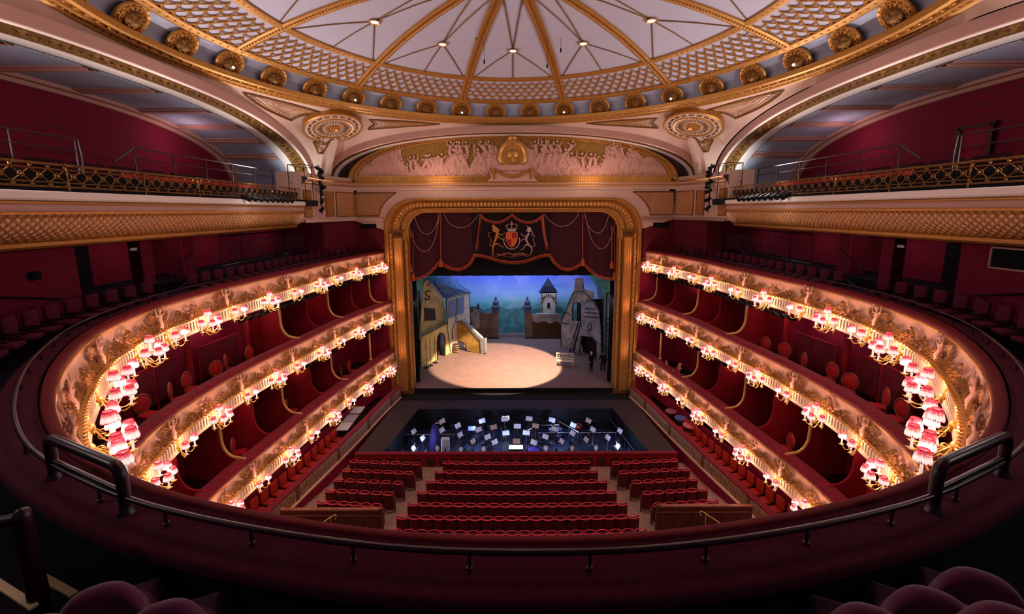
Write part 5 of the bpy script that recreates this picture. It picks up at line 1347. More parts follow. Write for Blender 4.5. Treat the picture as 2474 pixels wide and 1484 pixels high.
def pchair():
    t = thing('orchestra_chair', 'x', 'chair'); m = MB(); m.rbox((0, 0, .47), (.42, .42, .06), .025); m.build('seat', mat('pit_chair', (.10, .10, .16), .6), t, 50)
    m = MB(); m.rbox((0, -.2, .8), (.4, .05, .3), .02); m.build('backrest', mat('pit_chair', (.1, .1, .16)), t, 50)
    for x, y in ((-.18, -.18), (.18, -.18), (-.18, .18), (.18, .18)): m = MB(); m.tube([(x, y, 0), (x * .95, y * .95, .46)], .012, 5); m.build('leg', STEEL, t)
    return t
sd = stand(); pc = pchair(); a1 = b1 = True; rp = random.Random(3); k = 0
for ri, (R_, n) in enumerate(((1.5, 5), (2.5, 8), (3.6, 11), (4.7, 12), (5.8, 9))):
    for j in range(n):
        a = pi * (j + .5) / n; x = 1.28 * R_ * cos(a) + rp.uniform(-.15, .15); y = 22.6 + .85 * R_ * sin(a) + rp.uniform(-.1, .1)
        if y > 27.0 or abs(x) > 7.2 - (y - 22) * .16: continue
        ang = atan2(y - 22.4, x) - pi / 2 + pi; lab = 'music stand %s counted round arc %s of the orchestra, from the right' % (NUM[j], ordw[ri])
        if a1: sd.location = (x, y, -.45); sd.rotation_euler = (0, 0, ang + pi); sd['label'] = lab; sd['group'] = 'music stands in the pit'; a1 = False
        else: dup(sd, (x, y, -.45), ang + pi, lab, 'music stands in the pit')
        x2, y2 = x + .5 * cos(a), y + .5 * sin(a); lab = 'dark orchestra chair %s counted round arc %s, from the right' % (NUM[j], ordw[ri])
        if b1: pc.location = (x2, y2, -.45); pc.rotation_euler = (0, 0, ang); pc['label'] = lab; pc['group'] = 'chairs in the pit'; b1 = False
        else: dup(pc, (x2, y2, -.45), ang, lab, 'chairs in the pit')
        k += 1
LITP = mat('glowing_score', (.9, .95, 1.0), .8, emit=3.2, ecol=(.88, .94, 1));  # emission stands in for lamp light on the score; also a screen
t = thing('conductor_desk', 'brightly lit conductor desk at the middle of the pit rail', 'desk', (0, 22.85, -.45)); m = MB(); m.box((0, 0, 1.28), (.86, .52, .05)); m.box((0, -.25, 1.31), (.86, .03, .08)); m.build('desk', BLKM, t); m = MB(); m.tube([(0, 0, 0), (0, 0, 1.26)], .04, 8); m.lathe((0, 0, 0), [(.3, 0), (.28, .04), (.04, .08)], 14); m.build('stem', BLKM, t, 50); m = MB(); m.box((0, 0, 1.315), (.8, .46, .012)); m.build('glowing_score', LITP, t)
t = thing('conductor_podium', 'low dark podium carrying the lit conductor desk', 'podium', (0, 22.85, -.45)); m = MB(); m.rbox((0, .1, .15), (1.6, 1.0, .28), .03); m.build('platform', PITB, t); m = MB()
for e in (-.75, .75): m.tube([(e, -.35, .3), (e, -.35, 1.1), (e, .45, 1.1), (e, .45, .3)], .02, 6)
m.build('rails', STEEL, t, 50)
for i, (px, py) in enumerate(((1222, 1016), (1140, 1042),)):
    q = at(px, py, z=.4); t = thing('lit_monitor', 'small glowing screen on a stand %s in the pit' % ('at the back middle', 'left of the middle')[i], 'screen', (q.x, q.y, -.45)); m = MB(); m.box((0, 0, 1.05), (.5, .06, .34), Matrix.Rotation(-.0, 4, 'X')); m.build('housing', BLKM, t); m = MB(); m.box((0, -.035, 1.05), (.45, .01, .28)); m.build('screen', LITP if i == 0 else mat('dim_score', (.6, .7, .95), .8, emit=.5), t); m = MB(); m.tube([(0, 0, 0), (0, 0, .9)], .02, 6); m.lathe((0, 0, 0), [(.2, 0), (.03, .04)], 10); m.build('stand', BLKM, t)
# railings and edging strips
def bar(name, label, cat, pts, r, mm):
    t = thing(name, label, cat); m = MB(); m.tube(pts, r, 6); m.build('tube', mm, t); return t
bl = [((925, 1093), (982, 1010), 'left edge of the pit, outer'), ((940, 1093), (1000, 1015), 'left edge of the pit, inner'), ((1535, 1093), (1465, 1000), 'right edge of the pit'), ((975, 1050), (1100, 1050), 'left middle of the pit'), ((1270, 1042), (1300, 1028), 'middle right of the pit, slanting'), ((1300, 1028), (1350, 1027), 'middle right of the pit, level'), ((1350, 1018), (1400, 1046), 'middle right of the pit, descending'), ((1300, 1046), (1492, 1045), 'right half of the pit, long')]
for (a, b, w) in bl:
    A = at(*a, z=.35); B = at(*b, z=.35); t = thing('pit_railing', 'thin pale metal railing at the %s' % w, 'railing'); m = MB(); m.tube([A, B], .022, 6); m.build('top_tube', STEEL, t); 
    for f in (.02, .5, .98): q = A.lerp(B, f); m = MB(); m.tube([q, (q.x, q.y, -.45)], .016, 5); m.build('post', STEEL, t)
# instruments
def drum(loc, r, h, col, label, name='kettledrum'):
    t = thing(name, label, 'drum', loc); m = MB(); m.lathe((0, 0, 0), [(.04, .18), (r * .5, .24), (r * .85, .42), (r, .7), (r, h)], 20); m.build('bowl', mat('copper_bowl', (.45, .25, .16), .3, metal=.7), t, 50); m = MB(); m.lathe((0, 0, 0), [(r * 1.02, h - .03), (r * 1.02, h + .02), (r * .97, h + .03), (0, h + .03)], 20); m.build('drumhead', mat('drumhead_%s' % col[0], col[1], .6), t, 50); m = MB()
    for k in range(3): a = 2 * pi * k / 3; m.tube([(r * .9 * cos(a), r * .9 * sin(a), 0), (r * .8 * cos(a), r * .8 * sin(a), h * .8)], .015, 4)
    m.build('legs', STEEL, t); return t
drum((10.15, 24.6, .9), .36, .85, ('blue', (.35, .42, .72)), 'kettledrum with bluish head behind the right parapet near the stage'); drum((10.35, 23.7, .9), .4, .85, ('pink', (.80, .45, .50)), 'kettledrum with pinkish head behind the right parapet'); drum((9.9, 25.6, .9), .34, .8, ('rose', (.6, .35, .45)), 'smaller dull rose kettledrum nearest the stage behind the right parapet'); 
q = at(1395, 1030, z=.3); drum((q.x, q.y, -.45), .3, .8, ('orange', (.75, .32, .2)), 'small drum with orange head right of the pit middle', 'floor_drum')
q = at(1338, 1040, z=.3); drum((q.x, q.y, -.45), .3, .8, ('pale', (.55, .65, .95)), 'small drum with pale blue head in the middle right of the pit', 'floor_drum')
q = at(1290, 1090, z=.3); drum((q.x, q.y, -.45), .34, .8, ('violet', (.3, .3, .85)), 'drum with violet blue head just right of the conductor desk', 'floor_drum')
t = thing('covered_harp', 'tall instrument under a dark violet cover in the left of the pit', 'covered instrument', (-5.0, 24.6, -.45)); m = MB(); m.lathe((0, 0, 0), [(.42, 0), (.4, .5), (.3, 1.1), (.22, 1.6), (.1, 1.85), (0, 1.9)], 14, pleat=.05); m.build('cover', mat('violet_cover', (.16, .12, .34), .8), t, 60); m = MB(); m.tube([(0, 0, 1.85), (.25, 0, 1.95), (.4, 0, 1.8)], .03, 6); m.build('neck', STEEL, t, 60)
t = thing('white_case', 'upright pale instrument case standing in the left of the pit', 'case', (-4.2, 23.6, -.45)); m = MB(); m.rbox((0, 0, .75), (.5, .3, 1.5), .08); m.build('shell', mat('pale_case', (.72, .80, .92), .4), t, 50); m = MB(); m.rbox((0, -.16, .8), (.06, .04, .2), .015); m.build('handle', BLKM, t)
# percussion desks on the left above the parapet
for i, (y, c) in enumerate(((25.6, (.82, .84, .86)), (24.5, (.65, .67, .72)), (23.5, (.8, .82, .84)))):
    t = thing('percussion_table', '%s pale-topped table from the stage behind the left parapet' % ordw[i], 'table', (-10.1, y, .9)); m = MB(); m.box((0, 0, .95), (.7, .9, .04)); m.build('table_top', mat('table_pale_%d' % i, c, .5), t)
    for x_, y_ in ((-.3, -.4), (.3, -.4), (-.3, .4), (.3, .4)): m = MB(); m.tube([(x_, y_, 0), (x_, y_, .94)], .02, 5); m.build('leg', STEEL, t)
for i in range(7): pass
for (x, y, e) in ((-5.5, 23.5, 24), (-2.5, 25.5, 22), (0, 24.0, 20), (2.8, 25.5, 22), (5.8, 23.5, 24)): light('pit_lamp', 'POINT', (x, y, .75), e * 3.4, (.38, .56, 1.0), .12)
light('desk_lamp', 'SPOT', (0, 22.7, 1.0), 12, (.9, .95, 1), .03, (0, 22.75, .3), spot=radians(60))
for k in range(0, 7): light('stalls_fill', 'SPOT', ((-6 + 2 * k), 17, 15.5), 240, (1.0, .62, .55), .3, (-6 + 2 * k, 17.6, 0), spot=radians(60), blend=1)  # unseen spots in mid-air brightening the stalls, no fittings
# ------------------------------------------------------------------ stage, masking, pelmet
STG = mat('stage_cloth', (.50, .39, .34), .75, noise=.12, nscale=1.5)
m = MB(); m.add([(-12, 29.95, 1.4), (12, 29.95, 1.4), (12, 45.5, 1.4), (-12, 45.5, 1.4)], [(0, 1, 2, 3)]); struct('floor_stage', m, STG)
m = MB(); m.add([(-7.9, 29.95, .5), (7.7, 29.95, .5), (7.7, 29.95, 1.4), (-7.9, 29.95, 1.4)], [(0, 1, 2, 3)]); struct('trim_36', m, BLACK)
m = MB()
for sx in (-1, 1): m.box((sx * 10.9, 37.9, 8.0), (.1, 15, 15))
m.box((0, 45.4, 8.0), (22, .1, 15)); m.box((0, 38.6, 15.6), (22, 13.6, .1)); struct('wall_stage', m, BLACK)
for sx, nm, xa in ((-1, 'left', -7.25), (1, 'right', 7.02)):
    t = thing('masking_curtain', 'tall black masking cloth just inside the %s of the proscenium' % nm, 'curtain'); m = MB()
    m.grid(lambda u, v: (xa + sx * (.02 + 1.6 * u), 31.1 + .06 * sin(u * 40) + .0, 1.42 + 11.5 * v), 40, 2); m.build('cloth', BLACK, t, 60)
t = thing('masking_curtain', 'black masking border hanging behind the crimson pelmet', 'curtain'); m = MB(); m.grid(lambda u, v: (-8.2 + 16.4 * u, 31.25 + .05 * sin(u * 90), 9.62 + 4.3 * v), 120, 2); m.build('cloth', BLACK, t, 60)
YP = 30.62
PELV = mat('pelmet_velvet', (.25, .02, .09), .9, noise=.3, nscale=5, sheen=.25); PELD = mat('pelmet_dark_panel', (.12, .03, .06), .9, noise=.3, nscale=8)
FRG = mat('orange_fringe', (.78, .36, .20), .7, noise=.35, nscale=30); CRD = mat('pale_cord', (.74, .52, .50), .6)
def edge(px): return [at(x, y, Y=YP) for x, y in px]
def curve(px, n=10): return [Vector(p) for p in catmull([at(x, y, Y=YP) for x, y in px], n)]
t = thing('pelmet', 'crimson swagged pelmet with orange fringe, cords and tassels across the top of the stage opening', 'curtain')
def swag(name, bottom, mm, y0=0.0, amp=.05, fr=True, ztop=14.55):
    B = curve(bottom); m = MB(); n = len(B); K = 10; vs = []
    for i, b in enumerate(B):
        for j in range(K + 1):
            f = j / K; z = b.z + (ztop - b.z) * f; vs.append((b.x, YP + y0 + amp * sin(b.x * 9 + f * 3) - .08 * (1 - f) * .5, z))
    m.add(vs, [(i * (K + 1) + j, (i + 1) * (K + 1) + j, (i + 1) * (K + 1) + j + 1, i * (K + 1) + j + 1) for i in range(n - 1) for j in range(K)]); m.build(name, mm, t, 60)
    if fr: fringe(B, y0)
def fringe(B, y0=0.0, w=.2):
    m = MB(); 
    for i in range(len(B) - 1):
        a, b = B[i], B[i + 1]; d = (b - a); l = d.length; k = max(1, int(l / .05))
        dd = d.normalized(); nn = Vector((dd.z, 0, -dd.x)); nn = nn if nn.z < 0 or abs(nn.z) < .25 else -nn
        for j in range(k):
            p = a.lerp(b, (j + .5) / k) + Vector((0, y0 - .06, 0)); q = p + (nn * .5 + Vector((0, 0, -.5))).normalized() * w
            m.tube([p, q], .026, 3, cap=False)
        m.tube([a + Vector((0, y0 - .06, 0)), b + Vector((0, y0 - .06, 0))], .035, 5, cap=False)
    m.build('fringe', FRG, t)
swag('swag', [(985, 676), (1000, 672), (1020, 668), (1040, 655), (1055, 638), (1065, 628)], PELV)
swag('swag', [(1065, 628), (1078, 640), (1095, 647), (1115, 647), (1133, 636), (1143, 620), (1150, 600), (1156, 560), (1160, 519)], PELV, -.03)
swag('swag', [(1312, 519), (1316, 560), (1322, 590), (1330, 615), (1345, 637), (1365, 648), (1385, 646), (1400, 636), (1405, 628)], PELV, -.03)
swag('swag', [(1405, 628), (1420, 645), (1437, 660), (1455, 668), (1475, 671), (1492, 672)], PELV)
swag('crest_panel', [(1143, 614), (1160, 615), (1185, 621), (1212, 629), (1240, 632), (1268, 629), (1295, 620), (1315, 614), (1330, 614)], PELD, -.08, .015)
for B in ([(1162, 517), (1175, 530), (1198, 536), (1220, 530), (1237, 517)], [(1238, 517), (1255, 531), (1276, 536), (1298, 530), (1312, 517)]): fringe(curve(B), -.1, .16)
m = MB()
for P in ([(1001, 515), (1008, 540), (1020, 560), (1034, 566), (1048, 556), (1058, 535), (1062, 515)], [(988, 535), (998, 575), (1012, 600), (1027, 607), (1042, 598), (1054, 570), (1062, 520)], [(1072, 515), (1085, 538), (1102, 548), (1118, 550), (1135, 543), (1148, 530), (1158, 517)],
          [(1314, 517), (1325, 530), (1342, 543), (1358, 547), (1375, 542), (1388, 530), (1398, 515)], [(1411, 515), (1420, 545), (1434, 560), (1448, 562), (1460, 548), (1470, 520)], [(1413, 520), (1425, 570), (1438, 593), (1452, 601), (1466, 592), (1478, 565), (1486, 535)]):
    m.tube([p + Vector((0, -.14, 0)) for p in curve(P)], .022, 5)
m.build('cords', CRD, t, 60)
for x, zt_, zb_ in ((1065, 515, 628), (991, 560, 640), (998, 560, 662), (1408, 515, 626), (1478, 545, 632), (1485, 560, 660)):
    A = at(x, zt_, Y=YP - .18); B = at(x, zb_, Y=YP - .18); m = MB(); m.tube([A, B], .03, 5); m.lathe((B.x, B.y, B.z), [(.03, .08), (.1, .0), (.11, -.08), (.09, -.1), (.12, -.16), (.15, -.5), (.0, -.5)], 14, pleat=.06); m.build('tassel', FRG, t, 50)
# royal arms, embroidered
t = thing('embroidered_crest', 'embroidered coat of arms with crown, shield, lion and unicorn on the dark pelmet panel', 'coat of arms')
def E(u, v, o=0.0): return at(980 + u / 4.758, 500 + v / 4.758, Y=YP - .16 - o)
EG = mat('gold_thread', (.88, .60, .28), .6, noise=.3, nscale=30); ES = mat('silver_thread', (.86, .74, .70), .6, noise=.25, nscale=30); EO = mat('orange_thread', (.88, .42, .18), .6, noise=.25, nscale=20); ER = mat('red_thread', (.62, .12, .12), .7)
def ln_(m, pts, r, n=6): m.tube([E(*p) for p in pts], [q * .0066 for q in r] if isinstance(r, list) else r * .0066, n, flat=.5)
m = MB(); ln_(m, [(1050, 250), (1055, 300), (1045, 350), (1020, 410), (1005, 450)], [30, 38, 36, 24, 26]); ln_(m, [(1060, 300), (1100, 330), (1140, 300)], [16, 13, 9]); ln_(m, [(1060, 340), (1100, 370), (1135, 385)], [15, 12, 9])
ln_(m, [(1010, 450), (1000, 500), (1010, 550)], [24, 15, 12]); ln_(m, [(1010, 440), (1060, 420), (1085, 450), (1130, 465)], [24, 17, 12, 9]); m.ball(E(1030, 262), (.2, .06, .2), 10, 6); m.ball(E(1062, 268), (.12, .06, .09), 8, 5)
ln_(m, [(1000, 450), (965, 440), (985, 380), (955, 330), (950, 300), (975, 295)], 8); m.build('lion', EG, t, 60)
m = MB(); ln_(m, [(985, 225), (1000, 205), (1015, 225), (1030, 240)], 6); m.lathe(tuple(E(1012, 238)), [(.1, 0), (.12, .1), (.08, .16), (0, .2)], 8); m.build('lion_crown', EG, t)
m = MB(); ln_(m, [(1420, 300), (1395, 340), (1385, 380), (1410, 430), (1440, 460)], [24, 28, 26, 22, 20]); ln_(m, [(1390, 340), (1345, 330), (1320, 300)], [14, 11, 8]); ln_(m, [(1385, 370), (1345, 370), (1325, 395)], [13, 10, 8]); ln_(m, [(1440, 455), (1455, 500), (1435, 540)], [20, 13, 11]); ln_(m, [(1415, 430), (1370, 445), (1355, 480), (1320, 500)], [20, 15, 11, 8])
m.ball(E(1420, 262), (.15, .06, .2), 10, 6); ln_(m, [(1405, 255), (1385, 285)], [14, 9]); ln_(m, [(1450, 455), (1490, 450), (1465, 380), (1485, 330), (1465, 315)], 8); ln_(m, [(1405, 245), (1390, 200)], [7, 2]); ln_(m, [(1440, 260), (1460, 300), (1445, 340)], [12, 14, 8]); m.build('unicorn', ES, t, 60)
shp = lambda pts, a, b: (pts, a, b)
def plate(m, pts, o0, o1): m.prism(pts, lambda u, v: E(u, v, o0), lambda u, v: E(u, v, o1))
SH = [(1155, 290), (1285, 290), (1292, 340), (1282, 400), (1255, 445), (1220, 470), (1185, 445), (1158, 400), (1148, 340)]
m = MB(); plate(m, SH, 0, .05); m.build('shield', EO, t)
m = MB(); plate(m, [(1222, 300), (1280, 300), (1282, 360), (1222, 360)], .05, .06); plate(m, [(1162, 372), (1216, 372), (1216, 450), (1190, 440), (1168, 405)], .05, .06); m.build('shield_quarters', ER, t)
m = MB(); 
for v in (315, 330, 345): ln_(m, [(1165, v), (1212, v)], 5)
for v in (375, 395, 415): ln_(m, [(1228, v), (1275, v - 2)], 5)
ln_(m, [(1185, 385), (1185, 430), (1205, 430), (1205, 385), (1185, 385)], 4); ln_(m, [(1235, 312), (1270, 350)], 4); m.build('shield_charges', EG, t)
m = MB(); m.tube([E(1220 + 92 * cos(a), 385 + 100 * sin(a), .03) for a in [-.3 + 3.75 * k / 24 for k in range(25)]], .035, 6); m.build('garter', ES, t)
m = MB(); plate(m, [(1172, 262), (1268, 262), (1264, 282), (1176, 282)], .0, .06)
for e in (-1, 1): ln_(m, [(1220 + e * 44, 262), (1220 + e * 62, 225), (1220 + e * 40, 195), (1220, 205)], 8); m.ball(E(1220 + e * 60, 215), .05, 6, 4)
ln_(m, [(1220, 262), (1220, 200)], 7); m.ball(E(1220, 192), .07, 8, 5); ln_(m, [(1220, 192), (1220, 165)], 6); ln_(m, [(1208, 176), (1232, 176)], 5)
for k in range(6): m.ball(E(1180 + 16 * k, 252), .045, 6, 4)
m.build('crown', ES, t)
m = MB(); ln_(m, [(985, 560), (1050, 570), (1130, 530), (1220, 545), (1310, 530), (1390, 570), (1460, 545)], 9); ln_(m, [(1050, 540), (1120, 560), (1220, 580), (1320, 560), (1400, 540)], 7)
for k in range(14): m.ball(E(1060 + 25 * k, 545 + 12 * sin(k)), (.08, .04, .06), 6, 4)
m.build('motto_ribbon', mat('dull_gold_thread', (.62, .40, .26), .7), t, 60)
# ------------------------------------------------------------------ scenery
BD = bpy.data.materials.new('painted_backdrop'); BD.use_nodes = True
def _bd():
    nt = BD.node_tree; N, L = nt.nodes, nt.links; b = N['Principled BSDF']; tc = N.new('ShaderNodeTexCoord'); sp = N.new('ShaderNodeSeparateXYZ'); L.new(tc.outputs['Object'], sp.inputs[0])
    nz = N.new('ShaderNodeTexNoise'); nz.inputs['Scale'].default_value = .35; nz.inputs['Detail'].default_value = 6; L.new(tc.outputs['Object'], nz.inputs['Vector'])
    ad = N.new('ShaderNodeMath'); ad.operation = 'MULTIPLY_ADD'; ad.inputs[1].default_value = .16; L.new(nz.outputs['Fac'], ad.inputs[0])
    mr = N.new('ShaderNodeMapRange'); mr.inputs['From Min'].default_value = 1.4; mr.inputs['From Max'].default_value = 10.5; L.new(sp.outputs['Z'], mr.inputs['Value']); L.new(mr.outputs[0], ad.inputs[2])
    r = N.new('ShaderNodeValToRGB'); e = r.color_ramp.elements; e[0].position = .0; e[0].color = (*lin((.30, .42, .45)), 1); e[1].position = 1; e[1].color = (*lin((.25, .36, .78)), 1)
    for p_, c_ in ((.30, (.32, .62, .58)), (.42, (.45, .72, .68)), (.47, (.55, .80, .86)), (.55, (.62, .76, .95)), (.72, (.42, .50, .86)), (.86, (.30, .40, .80))):
        x = e.new(p_); x.color = (*lin(c_), 1)
    L.new(ad.outputs[0], r.inputs[0])
    n2 = N.new('ShaderNodeTexNoise'); n2.inputs['Scale'].default_value = .5; n2.inputs['Detail'].default_value = 5; n2.inputs['Distortion'].default_value = .6; L.new(tc.outputs['Object'], n2.inputs['Vector'])
    r2 = N.new('ShaderNodeValToRGB'); r2.color_ramp.elements[0].position = .5; r2.color_ramp.elements[1].position = .58; L.new(n2.outputs['Fac'], r2.inputs[0])
    mx = N.new('ShaderNodeMix'); mx.data_type = 'RGBA'; mx.blend_type = 'SCREEN'; mx.inputs[7].default_value = (.12, .08, .16, 1); L.new(r2.outputs[0], mx.inputs[0]); L.new(r.outputs[0], mx.inputs[6]); L.new(mx.outputs[2], b.inputs['Base Color']); b.inputs['Roughness'].default_value = .9
_bd()
t = thing('painted_backdrop', 'painted blue cloudy sky backdrop at the very back of the stage', 'backdrop'); m = MB(); m.box((0, 44.6, 6.6), (20, .05, 10.6)); m.build('sky_cloth', BD, t)
m = MB(); TEAL = mat('painted_hills', (.36, .62, .60), .9, noise=.4, nscale=2)
m.prism([(-9, 1.4)] + [(-9 + 18 * k / 40, 4.1 + .12 * sin(k * .9) + .1 * sin(k * 2.3)) for k in range(41)] + [(9, 1.4)], lambda u, v: (u, 44.5, v), lambda u, v: (u, 44.4, v)); m.build('painted_hills', TEAL, t)
def f0(px, py): return at(px, py, z=1.4)
YST = mat('painted_yellow_stone', (.72, .66, .44), .9, noise=.3, nscale=1.6); OST = mat('painted_ochre_stone', (.74, .58, .28), .9, noise=.45, nscale=1.8)
GST = mat('painted_grey_stone', (.62, .62, .60), .9, noise=.45, nscale=1.4); BST = mat('painted_brown_stone', (.48, .40, .33), .9, noise=.4, nscale=1.2); SLATE = mat('painted_slate', (.34, .46, .62), .9, noise=.4, nscale=3); INK = mat('painted_ink', (.10, .09, .10), .9); BLUSH = mat('painted_blue_shutter', (.42, .54, .66), .9, wave=('Z', 6), mix2=(.34, .46, .6)); LEAFP = mat('painted_foliage', (.35, .62, .50), .9, noise=.5, nscale=2)
def flat(parent, name, pl, pts, mm, th=.12, o=0.0):
    m = MB(); m.prism(pts, lambda u, v: pl(u, v, o), lambda u, v: pl(u, v, o + th)); return m.build(name, mm, parent)
def lines(parent, name, pl, segs, mm=None, r=.03, o=-.03):
    m = MB()
    for s in segs: m.tube([pl(u, v, o) for u, v in s], r, 4)
    return m.build(name, mm or INK, parent)
A, B = f0(1019, 888), f0(1088, 854); plA = vplane((A.x, A.y), (B.x, B.y))
t = thing('scenery_house', 'painted cottage flat with slate roof, blue shutters and arched doorway at stage left side', 'scenery')
flat(t, 'lower_wall', plA, [(1018, 813), (1081, 780), (1088, 778), (1088, 853), (1074.5, 860.5), (1074.5, 820), (1072, 810), (1067, 805), (1062, 806), (1057.5, 814), (1056, 826), (1056, 869), (1019, 888)], mat('painted_cream_stone', (.86, .80, .52), .9, noise=.2, nscale=2))
flat(t, 'gable_wall', plA, [(1022, 822), (1031, 690), (1038, 677), (1046, 681), (1078, 722), (1081, 784)], YST, .12, .35)
plB = vplane((B.x, B.y), (f0(1135, 832).x, f0(1135, 832).y))
flat(t, 'side_wall', plB, [(1079, 722), (1133, 706), (1136, 775), (1128, 842), (1088, 854), (1080, 790)], mat('painted_pale_wall', (.80, .80, .70), .9, noise=.2, nscale=1.5))
m = MB(); rp_ = [plA(1046, 681, .3), plA(1078, 722, .3), plB(1137, 708, -.05), plB(1112, 672, 1.2)]
m.add(rp_ + [p + Vector((0, 0, .1)) for p in rp_], [(0, 1, 2, 3), (7, 6, 5, 4), (0, 4, 5, 1), (1, 5, 6, 2), (2, 6, 7, 3), (3, 7, 4, 0)]); m.build('slate_roof', SLATE, t)
for a, b in (((1083, 727), (1099, 768)), ((1104, 721), (1119, 760))): 
    o = flat(t, 'shutter', plB, [(a[0], a[1]), (b[0], a[1] - 5), (b[0], b[1] - 4), (a[0], b[1])], BLUSH, .05, -.08)
lines(t, 'ink_outlines', plB, [[(1079, 724), (1080, 790), (1088, 852)], [(1102, 720), (1101, 775), (1092, 795), (1092, 820)], [(1079, 722), (1133, 708)], [(1134, 708), (1136, 770)]])
lines(t, 'ink_outlines', plA, [[(1018, 813), (1081, 780)], [(1046, 681), (1078, 722), (1080, 786)], [(1056, 869), (1056, 826), (1057.5, 814), (1062, 806), (1067, 805), (1072, 810), (1074.5, 820), (1074.5, 860)], [(1031, 690), (1040, 682)]], None, .045, -.04)
lines(t, 'curled_wall_anchor', plA, [[(1045, 706), (1040, 703), (1034, 708), (1037, 714), (1044, 718), (1043, 724), (1036, 726), (1033, 721)]], INK, .05, .28)
flat(t, 'window_sign', plA, [(1032, 745), (1057, 747), (1059, 775), (1033, 776)], mat('painted_dark_board', (.22, .17, .16), .9), .06, .27)
t = thing('scenery_doorway', 'dark brown door recess behind the arched doorway of the cottage flat', 'scenery'); flat(t, 'door_back', plA, [(1054, 800), (1077, 800), (1077, 862), (1054, 872)], mat('painted_dark_door', (.28, .16, .12), .9), .06, .6)
C1, D1 = f0(1106, 846), f0(1163, 855); plC = vplane((C1.x, C1.y), (D1.x, D1.y))
t = thing('scenery_stairs', 'ochre painted stair flat with parapet and low arch beside the cottage', 'scenery')
flat(t, 'stair_side', plC, [(1104, 778), (1114, 776), (1160, 821), (1162, 855), (1128, 847), (1126, 838), (1119, 828), (1110, 824), (1102, 826)], OST, .15)
flat(t, 'parapet', plC, [(1112, 774), (1118, 772), (1165, 817), (1164, 824), (1158, 824)], GST, .3, -.05)
flat(t, 'end_post', plC, [(1160, 820), (1173, 818), (1174, 853), (1162, 856)], GST, .3, -.05)
lines(t, 'ink_outlines', plC, [[(1104, 778), (1114, 776), (1160, 821), (1162, 855)], [(1128, 847), (1126, 838), (1119, 828), (1110, 824)]], None, .04)
q = f0(1101, 851); t = thing('barrel', 'small wooden barrel with pale hoops between the cottage and the stairs', 'barrel', (q.x, q.y, 1.4)); m = MB(); m.lathe((0, 0, 0), [(.24, 0), (.3, .2), (.31, .42), (.28, .62), (.24, .78), (.2, .76), (0, .75)], 18); m.build('staves', WOOD, t, 40); m = MB()
for z, r in ((.12, .285), (.3, .315), (.5, .31), (.68, .275)): m.lathe((0, 0, z), [(r, -.025), (r + .012, 0), (r, .025)], 18, cap=False)
m.build('hoops', mat('hoop_pale', (.75, .65, .45), .5), t, 50)
for i, (x, yt, yb) in enumerate(((1027, 821, 889), (1037, 817, 884), (1048, 812, 877))):
    q = f0(x + 4, yb); tz = at(x, yt, Y=q.y).z; t = thing('hooped_pole', '%s thin pole with a yellow hoop from the left, before the cottage wall' % ordw[i], 'pole', (q.x, q.y, 1.4)); m = MB(); m.tube([(0, 0, 0), (-.03, 0, tz - 1.4)], .022, 5); m.build('pole', INK, t); m = MB(); m.tube([(-.03 + .17 * cos(a), 0, tz - 1.4 + .17 * sin(a)) for a in [2 * pi * k / 14 for k in range(14)]], .05, 6, closed=True); m.build('hoop', mat('yellow_hoop', (.95, .9, .4), .5), t, 60); m = MB(); m.lathe((0, 0, 0), [(.22, 0), (.2, .05), (.03, .08)], 12); m.build('base', INK, t, 40)
# side trees and wing flats
plL = vplane((f0(1003, 905).x, f0(1003, 905).y), (f0(1030, 880).x, f0(1030, 880).y))
t = thing('scenery_wing', 'grey-green painted tree trunk wing flat at the far left of the stage', 'scenery'); flat(t, 'wing', plL, [(1001, 690), (1030, 688), (1026, 740), (1030, 893), (1003, 902)], mat('painted_trunk', (.40, .42, .36), .9, noise=.5, nscale=1), .12, .5)
flat(t, 'painted_leaves', plL, [(1001, 668), (1070, 668), (1062, 678), (1040, 681), (1036, 690), (1026, 702), (1012, 704), (1001, 698)], LEAFP, .08, .2)
# gate piers and walls across the back
def plY(Y):
    f = lambda px, py, o=0.0: at(px, py, Y=Y) + Vector((0, o, 0)); return f
g = plY(42.2); 
for sx, nm, x0, x1, xo in ((-1, 'left', 1179, 1204, 1198), (1, 'right', 1268, 1286, 1274)):
    t = thing('gate_pier', 'tall stone gate pier topped with an urn, %s of the central gap' % nm, 'gate pier'); flat(t, 'shaft', g, [(x0, 757), (x1, 755), (x1, 817), (x0, 815)], BST, .7); 
    b = at(xo, 755, Y=42.4); m = MB(); m.lathe((b.x, 42.5, b.z - .05), [(.38, 0), (.38, .5), (.46, .56), (.46, .7), (.3, .8), (.28, 1.0), (.36, 1.1), (.2, 1.25), (.1, 1.35), (.14, 1.5), (.08, 1.6), (0, 1.7)], 12); m.build('urn', mat('painted_urn', (.34, .36, .46), .9, noise=.3, nscale=3), t, 50)
t = thing('scenery_wall', 'low painted stone wall flat between the stairs and the left gate pier', 'scenery'); flat(t, 'wall', plY(42.0), [(1133, 748), (1146, 745), (1160, 752), (1180, 760), (1180, 816), (1133, 816)], BST, .2); flat(t, 'pale_buttress', plY(41.8), [(1136, 760), (1146, 750), (1158, 758), (1158, 795), (1140, 792)], GST, .2); flat(t, 'far_roof', plY(42.6), [(1130, 742), (1152, 742), (1153, 734), (1157, 734), (1158, 744), (1164, 748), (1130, 750)], mat('painted_far_roof', (.2, .26, .34), .9), .1)
